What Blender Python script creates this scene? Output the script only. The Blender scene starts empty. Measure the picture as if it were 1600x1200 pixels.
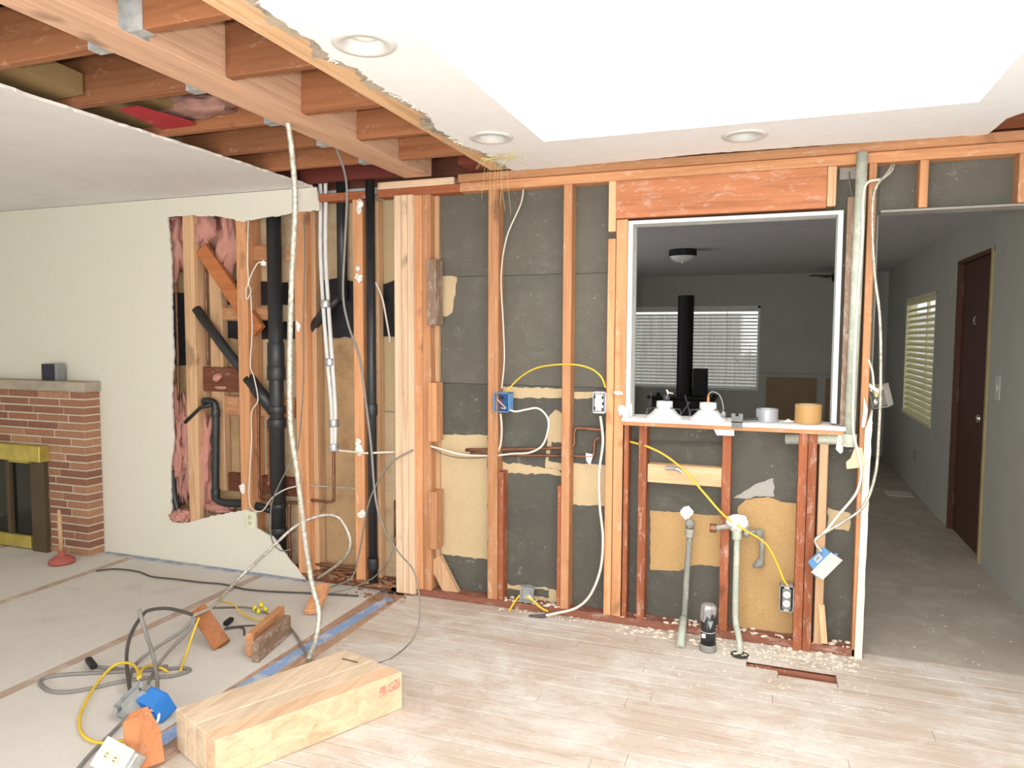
import bpy, bmesh, math, random
from mathutils import Vector, Matrix, noise
from mathutils.geometry import tessellate_polygon
random.seed(7)
sc = bpy.context.scene
COL = sc.collection
# ------------------------------------------------------------------ camera, world, lights, exposure
F = 1127.0
RM = Matrix(((0.93996335, 0.02686538, -0.34021633), (0.34124535, -0.06075832, 0.93800855), (0.00452898, -0.9977909, -0.06627828)))
H = 1.56
cam_d = bpy.data.cameras.new('camera'); cam = bpy.data.objects.new('camera', cam_d); COL.objects.link(cam)
cam_d.sensor_width = 36; cam_d.lens = 36 * F / 1600; cam_d.clip_start = .02
cx, cy, cz = RM.col[0], RM.col[1], RM.col[2]
cam.matrix_world = Matrix(((cx[0], -cy[0], -cz[0], 0), (cx[1], -cy[1], -cz[1], 0), (cx[2], -cy[2], -cz[2], H), (0, 0, 0, 1)))
sc.camera = cam
w = bpy.data.worlds.new('overcast_sky'); sc.world = w; w.use_nodes = True
w.node_tree.nodes['Background'].inputs[0].default_value = (.93, .97, 1, 1)
w.node_tree.nodes['Background'].inputs[1].default_value = 1.1
def light(name, typ, loc, energy, size=None, size_y=None, rot=(0, 0, 0), color=(1, 1, 1)):
    d = bpy.data.lights.new(name, typ); d.energy = energy; d.color = color
    if typ == 'AREA':
        d.shape = 'RECTANGLE'; d.size = size; d.size_y = size_y or size
    elif size: d.shadow_soft_size = size
    o = bpy.data.objects.new(name, d); COL.objects.link(o); o.location = loc; o.rotation_euler = rot
    return o
light('camera_flash', 'POINT', (-.05, -.02, H + .06), 155, .025, color=(1, .985, .96))
light('rear_fill_light', 'AREA', (-1.2, -2.1, 1.35), 95, 3.4, 1.9, rot=(math.radians(90), 0, 0), color=(.97, .99, 1))  # fill light added at the unseen rear window
light('skylight_daylight', 'AREA', (-.15, 2.1, 3.16), 42, 1.6, 2.2, color=(.98, .99, 1))
light('far_room_fill', 'AREA', (-3.27, 6.4, 1.38), 20, 3.0, 1.2, rot=(math.radians(90), 0, math.radians(-90)), color=(.98, .99, 1))  # fill light that lifts the far room, added at its invented window
sc.view_settings.view_transform = 'Standard'; sc.view_settings.look = 'None'
sc.view_settings.gamma = 1; sc.view_settings.use_curve_mapping = False
sc.view_settings.exposure = 0.12
try: sc.cycles.use_denoising = True; sc.cycles.max_bounces = 8
except Exception: pass

# ------------------------------------------------------------------ measuring helpers
def ray(px, py): return RM @ Vector((px - 800, py - 600, F))
def at(px, py, Y):
    r = ray(px, py); return r * (Y / r.y) + Vector((0, 0, H))
def fl(px, py, z=0):
    r = ray(px, py); return r * ((z - H) / r.z) + Vector((0, 0, H))
def ax(px, py, X):
    r = ray(px, py); return r * (X / r.x) + Vector((0, 0, H))
def X_(px, py=600, Y=3.8): return at(px, py, Y).x
def Z_(px, py, Y=3.8): return at(px, py, Y).z

# ------------------------------------------------------------------ materials
def srgb(c):
    return tuple(((v / 255) / 12.92 if v / 255 <= .04045 else ((v / 255 + .055) / 1.055) ** 2.4) for v in c) + (1,)
MATS = {}
class NT:
    def __init__(s, name):
        s.m = bpy.data.materials.new(name); s.m.use_nodes = True; s.t = s.m.node_tree; s.b = s.t.nodes['Principled BSDF']
    def n(s, typ, **kw):
        o = s.t.nodes.new(typ)
        for k, v in kw.items():
            if k in o.inputs: o.inputs[k].default_value = v
            else: setattr(o, k, v)
        return o
    def l(s, a, b): s.t.links.new(a, b)
    def coords(s, scale, rnd=True):
        tc = s.n('ShaderNodeTexCoord'); mp = s.n('ShaderNodeMapping'); mp.inputs['Scale'].default_value = scale
        if rnd:
            oi = s.n('ShaderNodeObjectInfo'); mu = s.n('ShaderNodeVectorMath', operation='SCALE'); mu.inputs[0].default_value = (7.3, 11.1, 5.7)
            s.l(oi.outputs['Random'], mu.inputs['Scale']); ad = s.n('ShaderNodeVectorMath', operation='ADD')
            s.l(tc.outputs['Object'], ad.inputs[0]); s.l(mu.outputs[0], ad.inputs[1]); s.l(ad.outputs[0], mp.inputs['Vector'])
        else: s.l(tc.outputs['Object'], mp.inputs['Vector'])
        return mp.outputs[0]
    def noise(s, vec, scale, detail=4, rough=.6, dist=0):
        q = s.n('ShaderNodeTexNoise'); q.inputs['Scale'].default_value = scale; q.inputs['Detail'].default_value = detail
        q.inputs['Roughness'].default_value = rough; q.inputs['Distortion'].default_value = dist; s.l(vec, q.inputs['Vector']); return q.outputs['Fac']
    def ramp(s, fac, stops):
        r = s.n('ShaderNodeValToRGB'); e = r.color_ramp.elements
        while len(e) < len(stops): e.new(.5)
        for i, (p, c) in enumerate(stops): e[i].position = p; e[i].color = c if len(c) == 4 else srgb(c)
        s.l(fac, r.inputs[0]); return r.outputs[0]
    def mix(s, fac, a, b, mode='MIX'):
        m = s.n('ShaderNodeMix', data_type='RGBA', blend_type=mode)
        for v, i in ((fac, 0), (a, 6), (b, 7)):
            if hasattr(v, 'links'): s.l(v, m.inputs[i])
            else: m.inputs[i].default_value = v
        return m.outputs[2]
    def bump(s, h, strength=.2, dist=.01):
        b = s.n('ShaderNodeBump'); b.inputs['Strength'].default_value = strength; b.inputs['Distance'].default_value = dist
        s.l(h, b.inputs['Height']); s.l(b.outputs[0], s.b.inputs['Normal'])
    def end(s, col, rough=.7, metal=0, spec=.3):
        if hasattr(col, 'links'): s.l(col, s.b.inputs['Base Color'])
        else: s.b.inputs['Base Color'].default_value = col
        s.b.inputs['Roughness'].default_value = rough; s.b.inputs['Metallic'].default_value = metal
        s.b.inputs['Specular IOR Level'].default_value = spec
        MATS[s.m.name] = s.m; return s.m
G_ = {'X': (1.2, 26, 26), 'Y': (26, 1.2, 26), 'Z': (26, 26, 1.2)}
def wood(name, c, axis, dust=.0, contrast=.75, rough=.7, var=.25, knots=True):
    key = name + '_' + axis.lower()
    if key in MATS: return MATS[key]
    t = NT(key); v = t.coords(G_[axis]); g = t.noise(v, 1.0, 5, .65, .8)
    L = srgb(c); D = tuple(x * contrast * (1, .92, .86)[i] for i, x in enumerate(L[:3])) + (1,); B = tuple(min(1, x * 1.18) for x in L[:3]) + (1,)
    col = t.ramp(g, [(.3, D), (.5, L), (.72, B)])
    v2 = t.coords(tuple(x * .12 if x > 5 else x * 2 for x in G_[axis])); g2 = t.noise(v2, 1.6, 2, .5)
    if knots: col = t.mix(t.ramp(g2, [(.26, (1, 1, 1, 1)), (.34, (0, 0, 0, 1))]), col, tuple(x * .55 for x in L[:3]) + (1,))
    oi = t.n('ShaderNodeObjectInfo'); hv = t.n('ShaderNodeHueSaturation'); mr = t.n('ShaderNodeMapRange')
    mr.inputs['To Min'].default_value = 1 - var; mr.inputs['To Max'].default_value = 1 + var * .6
    t.l(oi.outputs['Random'], mr.inputs['Value']); t.l(mr.outputs[0], hv.inputs['Value']); t.l(col, hv.inputs['Color']); col = hv.outputs[0]
    if dust > 0:
        vd = t.coords(tuple(9 if x > 5 else 3.5 for x in G_[axis])); dn = t.noise(vd, 2.6, 9, .78, .5)
        f = t.ramp(dn, [(.60 - dust * .22, (0, 0, 0, 1)), (.86 - dust * .24, (.72, .72, .72, 1))])
        col = t.mix(f, col, srgb((235, 222, 208)))
    t.bump(g, .25, .004)
    return t.end(col, rough)
def plain(name, c, rough=.6, metal=0, var=.06, scale=8, bump=0, spec=.3):
    if name in MATS: return MATS[name]
    t = NT(name); v = t.coords((1, 1, 1)); g = t.noise(v, scale, 4, .6); L = srgb(c)
    D = tuple(max(0, x * (1 - var * 2)) for x in L[:3]) + (1,); B = tuple(min(1, x * (1 + var)) for x in L[:3]) + (1,)
    col = t.ramp(g, [(.3, D), (.7, B)])
    if bump: t.bump(t.noise(v, scale * 6, 3, .6), bump, .004)
    return t.end(col, rough, metal, spec)
def patchy(name, c, spots, thresh=(.6, .72), scale=9, rough=.8, fine=40, var=.12, bump=.1, specks=False):
    if name in MATS: return MATS[name]
    t = NT(name); v = t.coords((1, 1, 1)); L = srgb(c); D = tuple(x * (1 - var) for x in L[:3]) + (1,)
    col = t.ramp(t.noise(v, 3, 4), [(.35, D), (.65, L)])
    col = t.mix(t.ramp(t.noise(v, scale, 6, .75), [(thresh[0], (0, 0, 0, 1)), (thresh[1], (.8, .8, .8, 1))]), col, srgb(spots))
    if specks: col = t.mix(t.ramp(t.noise(v, 55, 3, .6), [(.70, (0, 0, 0, 1)), (.76, (.85, .85, .85, 1))]), col, srgb((206, 204, 196))); col = t.mix(t.ramp(t.noise(v, 5, 7, .8, .8), [(.52, (0, 0, 0, 1)), (.78, (.28, .28, .28, 1))]), col, srgb((150, 147, 138)))
    fn = t.noise(v, fine * 6, 2, .6); col = t.mix(.16, col, t.ramp(fn, [(.3, (0, 0, 0, 1)), (.7, (1, 1, 1, 1))]), 'OVERLAY')
    if bump: t.bump(fn, bump, .003)
    return t.end(col, rough)

white_paint = plain('white_ceiling_paint', (244, 244, 243), .85, var=.015, bump=.04, scale=20)
left_paint = plain('cream_wall_paint', (222, 218, 203), .85, var=.008, bump=.03, scale=20)
left_ceil = patchy('dusty_ceiling_paint', (234, 233, 231), (222, 220, 217), (.5, .75), 2.5, var=.03, bump=.04)
grey_paint = plain('grey_wall_paint', (166, 164, 154), .85, var=.03, scale=3)
hall_ceil = plain('hall_ceiling_paint', (205, 203, 205), .9, var=.03)
felt_m = patchy('gypsum_back_paper', (103, 100, 90), (176, 172, 164), (.64, .80), 10, fine=60, var=.14, specks=True)
felt2_m = patchy('gypsum_back_paper_dark', (92, 90, 82), (190, 186, 178), (.64, .80), 9, fine=60, var=.18, specks=True)
tan_m = patchy('bare_gypsum_backing', (202, 180, 142), (184, 156, 114), (.55, .8), 6, var=.1)
tan2_m = patchy('brown_fibreboard', (186, 152, 104), (170, 134, 88), (.55, .8), 7, var=.1)
osb_m = patchy('pale_sheathing', (206, 184, 150), (172, 140, 104), (.5, .72), 11, var=.14)
osb2_m = patchy('stained_sheathing', (190, 158, 118), (140, 104, 74), (.52, .75), 7, var=.2)
plank_m = None
white_m = plain('white_plastic', (222, 222, 219), .45)
ivory_m = plain('ivory_plastic', (226, 224, 200), .45)
blue_m = plain('blue_plastic', (58, 130, 208), .45)
blue2_m = plain('pale_blue_plastic', (112, 162, 212), .45)
black_m = plain('black_pipe_plastic', (44, 46, 48), .42, var=.15, spec=.5)
blackp_m = plain('black_tar_paper', (26, 27, 34), .5, var=.3, scale=14, bump=.3, spec=.5)
copper_m = plain('tarnished_copper', (142, 100, 78), .45, .5, var=.2, scale=20)
galv_m = plain('galvanised_steel', (182, 184, 182), .45, .3, var=.15, scale=25)
pipe_m = patchy('grey_galvanised_pipe', (140, 140, 132), (196, 190, 176), (.5, .7), 12, rough=.55)
green_m = patchy('pale_green_pipe', (178, 186, 170), (212, 208, 192), (.46, .62), 10, rough=.5)
cord_grey = plain('grey_cord', (132, 128, 122), .6, var=.1)
cord_dark = plain('dark_cord', (84, 80, 76), .6, var=.1)
cord_white = plain('white_cable_sheath', (226, 218, 204), .5)
cord_yel = plain('yellow_cable_sheath', (226, 190, 64), .5)
bx_m = plain('armoured_cable', (200, 196, 182), .45, .35, var=.25, scale=60, bump=.3)
pink_m = patchy('pink_fibreglass', (208, 148, 134), (170, 140, 128), (.48, .7), 12, rough=1, var=.2, bump=.4)
foam_m = plain('white_foam', (240, 236, 228), .9)
foil_m = plain('silver_foil', (190, 192, 194), .35, .6, var=.2, scale=30)
brass_m = plain('polished_brass', (200, 182, 96), .4, .45, var=.15)
bronze_m = plain('dark_bronze', (92, 78, 58), .5, .2)
mortar_m = plain('pale_mortar', (204, 192, 174), .95)
glassblk_m = plain('smoked_glass', (22, 22, 22), .12, spec=.6)
red_m = plain('red_rubber', (168, 92, 82), .6)
stove_m = plain('black_iron', (18, 18, 18), .6)
door_m = wood('brown_door', (74, 44, 34), 'Z', 0, .8, .6, 0, False)
tape_m = plain('silver_tape', (166, 168, 172), .4, .3)
tapeb_m = plain('tan_tape', (186, 146, 92), .45)
bluestrip_m = patchy('blue_masking', (140, 166, 206), (206, 202, 198), (.5, .62), 11, rough=.8)
carpet_m = patchy('dusty_carpet', (172, 161, 147), (196, 186, 172), (.5, .75), 5, rough=1, var=.12, bump=.5)
hinge_m = plain('bright_nickel', (210, 208, 200), .25, .9)
seam_m = patchy('brown_seam_dirt', (186, 164, 148), (208, 196, 184), (.5, .7), 8, rough=.9)
sub_m = patchy('grey_subfloor', (214, 209, 200), (186, 183, 177), (.52, .75), 3, rough=.95, var=.08)
debris_m = plain('plaster_crumbs', (228, 216, 196), .95, var=.15, scale=30)
slat_m = None
FIR = (203, 147, 104); RED = (160, 94, 62); PINE = (226, 196, 164); PALE = (214, 174, 134)
def fir(a, d=.25): return wood('old_fir', FIR, a, d)
def red(a, d=.15): return wood('red_fir', RED, a, d)
def pine(a): return wood('new_pine', PINE, a, 0, .8, .6, .06)
def jst(a, d=.1): return wood('joist_fir', (152, 99, 65), a, d)
def pale(a, d=.1): return wood('pale_fir', PALE, a, d)
def weather(a): return wood('weathered_wood', (150, 124, 104), a, .45)
def brown(a): return wood('dark_brown_wood', (108, 64, 46), a, .1)
# floor boards: worn, whitened
t = NT('worn_floorboard'); v = t.coords((.9, 16, 16)); g = t.noise(v, 1.4, 6, .7, .6)
c = t.ramp(g, [(.26, (164, 142, 124)), (.48, (192, 177, 163)), (.74, (206, 195, 183))])
c = t.mix(t.ramp(t.noise(t.coords((.8, 1.6, 1), False), 1.3, 6, .7, .6), [(.44, (0, 0, 0, 1)), (.68, (.6, .6, .6, 1))]), c, srgb((184, 162, 144)))
c = t.mix(t.ramp(t.noise(t.coords((1, 1.6, 1), False), 1.9, 8, .78, .4), [(.44, (0, 0, 0, 1)), (.60, (.85, .85, .85, 1))]), c, srgb((212, 207, 199)))
c = t.mix(t.ramp(t.noise(t.coords((1.5, 3, 3), False), 6, 7, .8), [(.60, (0, 0, 0, 1)), (.68, (.8, .8, .8, 1))]), c, srgb((234, 231, 225)))
c = t.mix(t.ramp(t.noise(t.coords((1, 2.2, 3), False), 11, 4, .7), [(.66, (0, 0, 0, 1)), (.76, (.6, .6, .6, 1))]), c, srgb((150, 124, 106)))
t.bump(g, .2, .003); plank_m = t.end(c, .8)
# translucent blind slats
t = NT('blind_slat'); df = t.n('ShaderNodeBsdfDiffuse'); df.inputs[0].default_value = srgb((214, 214, 206)); tr = t.n('ShaderNodeBsdfTranslucent'); tr.inputs[0].default_value = srgb((230, 228, 210))
mx = t.n('ShaderNodeMixShader'); mx.inputs[0].default_value = .3; t.l(df.outputs[0], mx.inputs[1]); t.l(tr.outputs[0], mx.inputs[2]); t.l(mx.outputs[0], t.t.nodes['Material Output'].inputs[0]); slat_m = t.m
t = NT('sunlit_slat'); df = t.n('ShaderNodeBsdfDiffuse'); df.inputs[0].default_value = srgb((214, 210, 180)); tr = t.n('ShaderNodeBsdfTranslucent'); tr.inputs[0].default_value = srgb((230, 222, 170))  # warm sunlight from outside is painted into the slat colour
mx = t.n('ShaderNodeMixShader'); mx.inputs[0].default_value = .3; t.l(df.outputs[0], mx.inputs[1]); t.l(tr.outputs[0], mx.inputs[2]); t.l(mx.outputs[0], t.t.nodes['Material Output'].inputs[0]); slat2_m = t.m
t = NT('window_glass'); tp = t.n('ShaderNodeBsdfTransparent'); gl = t.n('ShaderNodeBsdfGlossy'); gl.inputs['Roughness'].default_value = .05
mx = t.n('ShaderNodeMixShader'); mx.inputs[0].default_value = .06; t.l(tp.outputs[0], mx.inputs[1]); t.l(gl.outputs[0], mx.inputs[2]); t.l(mx.outputs[0], t.t.nodes['Material Output'].inputs[0]); glass_m = t.m
t = NT('clear_poly'); df = t.n('ShaderNodeBsdfTransparent'); gl = t.n('ShaderNodeBsdfGlossy'); gl.inputs['Roughness'].default_value = .2; gl.inputs[0].default_value = (.9, .9, .9, 1)
mx = t.n('ShaderNodeMixShader'); mx.inputs[0].default_value = .35; t.l(df.outputs[0], mx.inputs[1]); t.l(gl.outputs[0], mx.inputs[2]); t.l(mx.outputs[0], t.t.nodes['Material Output'].inputs[0]); poly_m = t.m
t = NT('fireplace_brick'); oi = t.n('ShaderNodeObjectInfo'); v = t.coords((1, 1, 1))
c = t.ramp(oi.outputs['Random'], [(0, (136, 98, 82)), (.5, (158, 116, 94)), (1, (176, 138, 108))]); c = t.mix(.25, c, t.ramp(t.noise(v, 40, 4), [(.3, (90, 60, 50)), (.7, (220, 180, 150))]), 'OVERLAY')
t.bump(t.noise(v, 90, 3), .35, .004); brick_m = t.end(c, .9)

# ------------------------------------------------------------------ mesh builder
def wloc(o):
    p = Vector((0, 0, 0))
    while o is not None: p += o.location; o = o.parent
    return p
def tag(o, label=None, cat=None, group=None, kind=None):
    if label: o['label'] = label
    if cat: o['category'] = cat
    if group: o['group'] = group
    if kind: o['kind'] = kind
    return o
def thing(name, label, cat, loc=(0, 0, 0), group=None, kind=None):
    o = bpy.data.objects.new(name, None); o.empty_display_size = .05; COL.objects.link(o); o.location = loc
    return tag(o, label, cat, group, kind)
def catmull(pts, per=6, closed=False):
    pts = [Vector(p) for p in pts]
    if len(pts) < 3: return pts
    out = []; n = len(pts)
    for i in range(n - 1):
        p0, p1, p2, p3 = pts[max(i - 1, 0)], pts[i], pts[i + 1], pts[min(i + 2, n - 1)]
        for k in range(per):
            s = k / per
            out.append(.5 * ((2 * p1) + (p2 - p0) * s + (2 * p0 - 5 * p1 + 4 * p2 - p3) * s * s + (3 * p1 - p0 - 3 * p2 + p3) * s ** 3))
    out.append(pts[-1]); return out
class B:
    def __init__(s): s.b = bmesh.new()
    def quadbox(s, c8):
        v = [s.b.verts.new(p) for p in c8]
        for f in ((3, 2, 1, 0), (4, 5, 6, 7), (0, 1, 5, 4), (1, 2, 6, 5), (2, 3, 7, 6), (3, 0, 4, 7)): s.b.faces.new([v[i] for i in f])
        return s
    def box(s, x0, x1, y0, y1, z0, z1):
        x0, x1 = min(x0, x1), max(x0, x1); y0, y1 = min(y0, y1), max(y0, y1); z0, z1 = min(z0, z1), max(z0, z1)
        return s.quadbox([(x0, y0, z0), (x1, y0, z0), (x1, y1, z0), (x0, y1, z0), (x0, y0, z1), (x1, y0, z1), (x1, y1, z1), (x0, y1, z1)])
    def beam(s, p0, p1, w, t, ref=(0, 0, 1)):
        p0, p1 = Vector(p0), Vector(p1); d = (p1 - p0).normalized(); u = d.cross(Vector(ref)).normalized() * (w / 2); q = u.normalized().cross(d) * (t / 2)
        c = [p0 - u - q, p0 + u - q, p0 + u + q, p0 - u + q, p1 - u - q, p1 + u - q, p1 + u + q, p1 - u + q]
        return s.quadbox(c)
    def prism(s, pts, ext):
        pts = [Vector(p) for p in pts]; ext = Vector(ext)
        v = [s.b.verts.new(p) for p in pts]; u = [s.b.verts.new(p + ext) for p in pts]; n = len(pts)
        for t3 in tessellate_polygon([pts]):
            try: s.b.faces.new([v[i] for i in t3]); s.b.faces.new([u[i] for i in reversed(t3)])
            except ValueError: pass
        for i in range(n): s.b.faces.new((v[(i + 1) % n], v[i], u[i], u[(i + 1) % n]))
        return s
    def tube(s, pts, r, n=8, per=6, smooth=True, caps=True):
        P = catmull(pts, per) if smooth else [Vector(p) for p in pts]
        P = [p for i, p in enumerate(P) if i == 0 or (p - P[i - 1]).length > 1e-5]
        rings = []; up = None
        for i, p in enumerate(P):
            d = (P[min(i + 1, len(P) - 1)] - P[max(i - 1, 0)]).normalized()
            if up is None: up = d.orthogonal().normalized()
            up = (up - d * up.dot(d)).normalized(); sd = d.cross(up); rr = r(i / (len(P) - 1)) if callable(r) else r
            rings.append([s.b.verts.new(p + (up * math.cos(a) + sd * math.sin(a)) * rr) for a in [2 * math.pi * k / n for k in range(n)]])
        for a, c in zip(rings, rings[1:]):
            for k in range(n): s.b.faces.new((a[k], a[(k + 1) % n], c[(k + 1) % n], c[k]))
        if caps: s.b.faces.new(rings[0][::-1]); s.b.faces.new(rings[-1])
        return s
    def lathe(s, prof, origin, axis=(0, 0, 1), n=20, caps=True):
        o = Vector(origin); a = Vector(axis).normalized(); u = a.orthogonal().normalized(); q = a.cross(u); rings = []
        for r, h in prof: rings.append([s.b.verts.new(o + a * h + (u * math.cos(t) + q * math.sin(t)) * max(r, 1e-4)) for t in [2 * math.pi * k / n for k in range(n)]])
        for c, d in zip(rings, rings[1:]):
            for k in range(n): s.b.faces.new((c[k], c[(k + 1) % n], d[(k + 1) % n], d[k]))
        if caps: s.b.faces.new(rings[0][::-1]); s.b.faces.new(rings[-1])
        return s
    def ball(s, c, r, amp=.25, freq=4, sub=3, seed=0):
        m = bmesh.ops.create_icosphere(s.b, subdivisions=sub, radius=1)
        for v in m['verts']:
            k = 1 + amp * noise.noise(v.co * freq * .5 + Vector((seed, seed * 2, 0))) + amp * .5 * noise.noise(v.co * freq * 1.3 + Vector((seed, 0, 9)))
            v.co = Vector((v.co.x * r[0], v.co.y * r[1], v.co.z * r[2])) * k + Vector(c)
        return s
    def done(s, name, mat, parent=None, label=None, cat=None, group=None, kind=None, bev=0, smooth=False):
        off = wloc(parent) if parent else Vector((0, 0, 0))
        bmesh.ops.recalc_face_normals(s.b, faces=s.b.faces[:])
        if parent is None:  # the object's own origin sits at its base
            vs = [v.co for v in s.b.verts]; off = Vector((sum(p.x for p in vs) / len(vs), sum(p.y for p in vs) / len(vs), min(p.z for p in vs)))
        for v in s.b.verts: v.co -= off
        me = bpy.data.meshes.new(name); s.b.to_mesh(me); s.b.free(); me.materials.append(mat)
        if smooth: me.polygons.foreach_set('use_smooth', [len(p.vertices) < 5 for p in me.polygons])
        o = bpy.data.objects.new(name, me); COL.objects.link(o)
        if parent: o.parent = parent
        else: o.location = off
        if bev:
            md = o.modifiers.new('bevel', 'BEVEL'); md.width = bev; md.segments = 1; md.limit_method = 'ANGLE'
        return tag(o, label, cat, group, kind)
def jag(a, b, step=.03, amp=.008, rng=random, ax2=None):
    """ragged line from a to b (b left out), jitter across in the given axis"""
    a, b = Vector(a), Vector(b); n = max(1, int((b - a).length / step)); out = []
    for i in range(n):
        p = a.lerp(b, i / n)
        if i: p = p + Vector(ax2) * rng.uniform(-amp, amp)
        out.append(p)
    return out
def rag(pts, step, amp, ax2):
    out = []
    for a, b in zip(pts, pts[1:]): out += jag(a, b, step, amp, random, ax2)
    return out + [Vector(pts[-1])]
def struct(name, label=None): return thing(name, label, None, kind='structure')
exec_order = None

# ================================================================== THE SETTING
# ---- floors
floor = thing('floor', 'whitewashed worn narrow floorboards of the gutted kitchen', 'floor', (-.3, 1, 0), kind='structure')
B().box(-6.2, 1.5, -2.2, 10.7, -.26, -.2).done('ground_slab', plain('grey_concrete', (120, 116, 110), .95), floor)
B().box(-2.2, 1.37, -2.1, 3.40, -.05, -.022).box(-2.2, -.10, 3.40, 3.90, -.05, -.022).box(.315, 1.37, 3.40, 3.90, -.05, -.022).box(-.12, .33, 3.62, 3.9, -.05, -.022).done('subfloor', brown('X'), floor)
B().box(-.2, .4, 3.40, 3.66, -.085, -.075).done('subfloor_board', brown('X'), floor)
B().box(-.12, .34, 3.562, 3.60, -.15, -.026).done('exposed_joist', wood('red_joist', (150, 96, 76), 'X', .1), floor, label='red-brown joist end showing in the floor hole')
B().box(-.045, .03, 3.525, 3.56, -.10, -.006).done('joist_block', wood('red_joist', (150, 96, 76), 'X', .1), floor)
rng = random.Random(3)
row = 0; y1 = 3.85
while y1 > -2.05:
    y0 = y1 - .083; x = -2.05; x_end = 1.37
    cuts = [-2.05]; xx = -2.05 + rng.uniform(.5, 1.6)
    while xx < 1.0: cuts.append(xx); xx += rng.uniform(1.3, 2.6)
    cuts.append(1.37)
    if row == 3: cuts = None; segs = [(-2.05, -1.2), (-1.2, -.085), (.31, 1.37)]
    else: segs = list(zip(cuts, cuts[1:]))
    if row == 4:
        segs = [(-2.05, -.9), (-.9, .055), (.31, 1.37)]; B().box(.057, .308, y0 + .0016, 3.472, -.02, 0).done('floor_plank', plank_m, floor, bev=.0015)
    for a, b in segs:
        g_ = rng.choice((.001, .0014, .0036)) if y1 < 3.4 else .0016; B().box(a + .0005, b - .0005, y0 + g_, y1 - .0008, -.02, rng.uniform(-.0012, .0006)).done('floor_plank', plank_m, floor, bev=.0015)
    y1 = y0; row += 1
floor2 = thing('floor', 'grey dusty subfloor of the living room beside the fireplace', 'floor', (-4, 1, 0), kind='structure')
for x0, x1 in ((-3.10, -2.215), (-4.19, -3.10), (-5.28, -4.19), (-6.2, -5.28)):
    for y0, y1 in ((1.1, 3.80), (-2.2, 1.1)):
        B().box(x0 + .018, x1 - .018, y0, y1, -.03, 0).done('subfloor_panel', sub_m, floor2)
for x in (-3.10, -4.19, -5.28):
    B().box(x - .03, x + .03, -2.2, 3.78, -.02, .0012).done('seam_strip', seam_m, floor2, label='brown seam strip between two subfloor panels')
B().box(-2.233, -2.045, -2.2, 3.78, -.03, -.004).done('threshold_board', wood('dusty_threshold', (188, 152, 126), 'Y', .45), floor2)
for k, (pts) in enumerate((((-2.19, 2.95), (-2.125, 2.95), (-2.105, 3.30), (-2.09, 3.70), (-2.145, 3.70), (-2.165, 3.3)), ((-2.205, 2.41), (-2.14, 2.42), (-2.127, 2.94), (-2.192, 2.94)), ((-2.215, 1.75), (-2.15, 1.75), (-2.145, 2.14), (-2.21, 2.16)), ((-2.21, 2.17), (-2.145, 2.17), (-2.142, 2.4), (-2.206, 2.39)))):
    B().prism([(p[0], p[1], -.004) for p in pts], (0, 0, .0062)).done('blue_tape', bluestrip_m, floor2, label='worn blue tape strip along the floor seam')
floor3 = thing('floor', 'dusty brown carpet of the room beyond the doorway', 'floor', (0, 7, 0), kind='structure')
B().box(-3.3, 1.47, 3.852, 10.52, -.05, .004).done('carpet', carpet_m, floor3)
# wood blocking strip along the left wall foot
B().box(-4.45, -2.75, 3.745, 3.785, 0, .008).done('baseboard_left', patchy('blue_grey_scrape', (150, 158, 176), (196, 190, 182), (.45, .62), 12), None, 'grey-blue scraped strip at the foot of the cream wall', 'baseboard', kind='structure')

# ---- living-room wall with the torn hole (cream drywall)
wl = thing('wall_left', 'cream living-room drywall torn open around the plumbing', 'wall', (-4, 3.79, 0), kind='structure')
YD = 3.785
hole = [(494, 290), (499, 328), (470, 331), (440, 336), (400, 342), (378, 346), (345, 338), (300, 336), (262, 339), (267, 400), (268, 470), (271, 560), (268, 620), (271, 690), (266, 740), (268, 816), (296, 816), (330, 806), (383, 797), (400, 801), (401, 826), (425, 838), (442, 862), (478, 908)]
hp = [at(x, y, YD) for x, y in hole]; hp[0].z = 2.46; hp[-1].z = 0
edge = []
for i, (a, b) in enumerate(zip(hp, hp[1:])):
    d = b - a; ax_ = (0, 0, 1) if abs(d.x) > abs(d.z) else (1, 0, 0); edge += jag(a, b, .022, .005, rng, ax_)
edge.append(hp[-1])
B().prism(edge + [Vector((-6.2, YD, 0)), Vector((-6.2, YD, 2.46))], (0, .013, 0)).done('drywall_sheet', left_paint, wl)
# chalky broken edge of the sheet
eb = B()
for a, b in zip(edge[20:-1:1], edge[21:]):
    if rng.random() < .7: eb.beam(a + Vector((0, -.002, 0)), b + Vector((0, -.002, 0)), .004, .006, (0, 1, 0))
eb.done('broken_edge', foam_m, wl)
wl2 = thing('wall_left', 'far side wall of the living room', 'wall', (-6.25, 1, 0), kind='structure')
B().box(-6.25, -6.2, -2.2, 3.95, -.1, 3.0).done('drywall_sheet', left_paint, wl2)
wf = thing('wall_front', 'wall with the wide added window', 'wall', (-2, -2.2, 0), kind='structure')
B().box(-6.2, -2.95, -2.25, -2.2, -.1, 3.0).box(.55, 1.45, -2.25, -2.2, -.1, 3).box(-2.95, .55, -2.25, -2.2, -.1, .35).box(-2.95, .55, -2.25, -2.2, 2.35, 3).done('drywall_sheet', white_paint, wf)
wr = thing('wall_right', 'grey side wall with the brown door and blinds', 'wall', (1.4, 4, 0), kind='structure')
D0, D1, DZ = 5.70, 6.72, 2.175; W0, W1, WZ0, WZ1 = 7.52, 9.10, .73, 1.99
q = B(); XR = 1.375
for y0, y1, z0, z1 in ((3.9, D0, 0, 2.42), (D0, D1, DZ, 2.42), (D1, W0, 0, 2.42), (W0, W1, 0, WZ0), (W0, W1, WZ1, 2.42), (W1, 10.55, 0, 2.42)): q.box(XR, XR + .11, y0, y1, z0, z1)
q.done('painted_drywall', grey_paint, wr)
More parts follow.
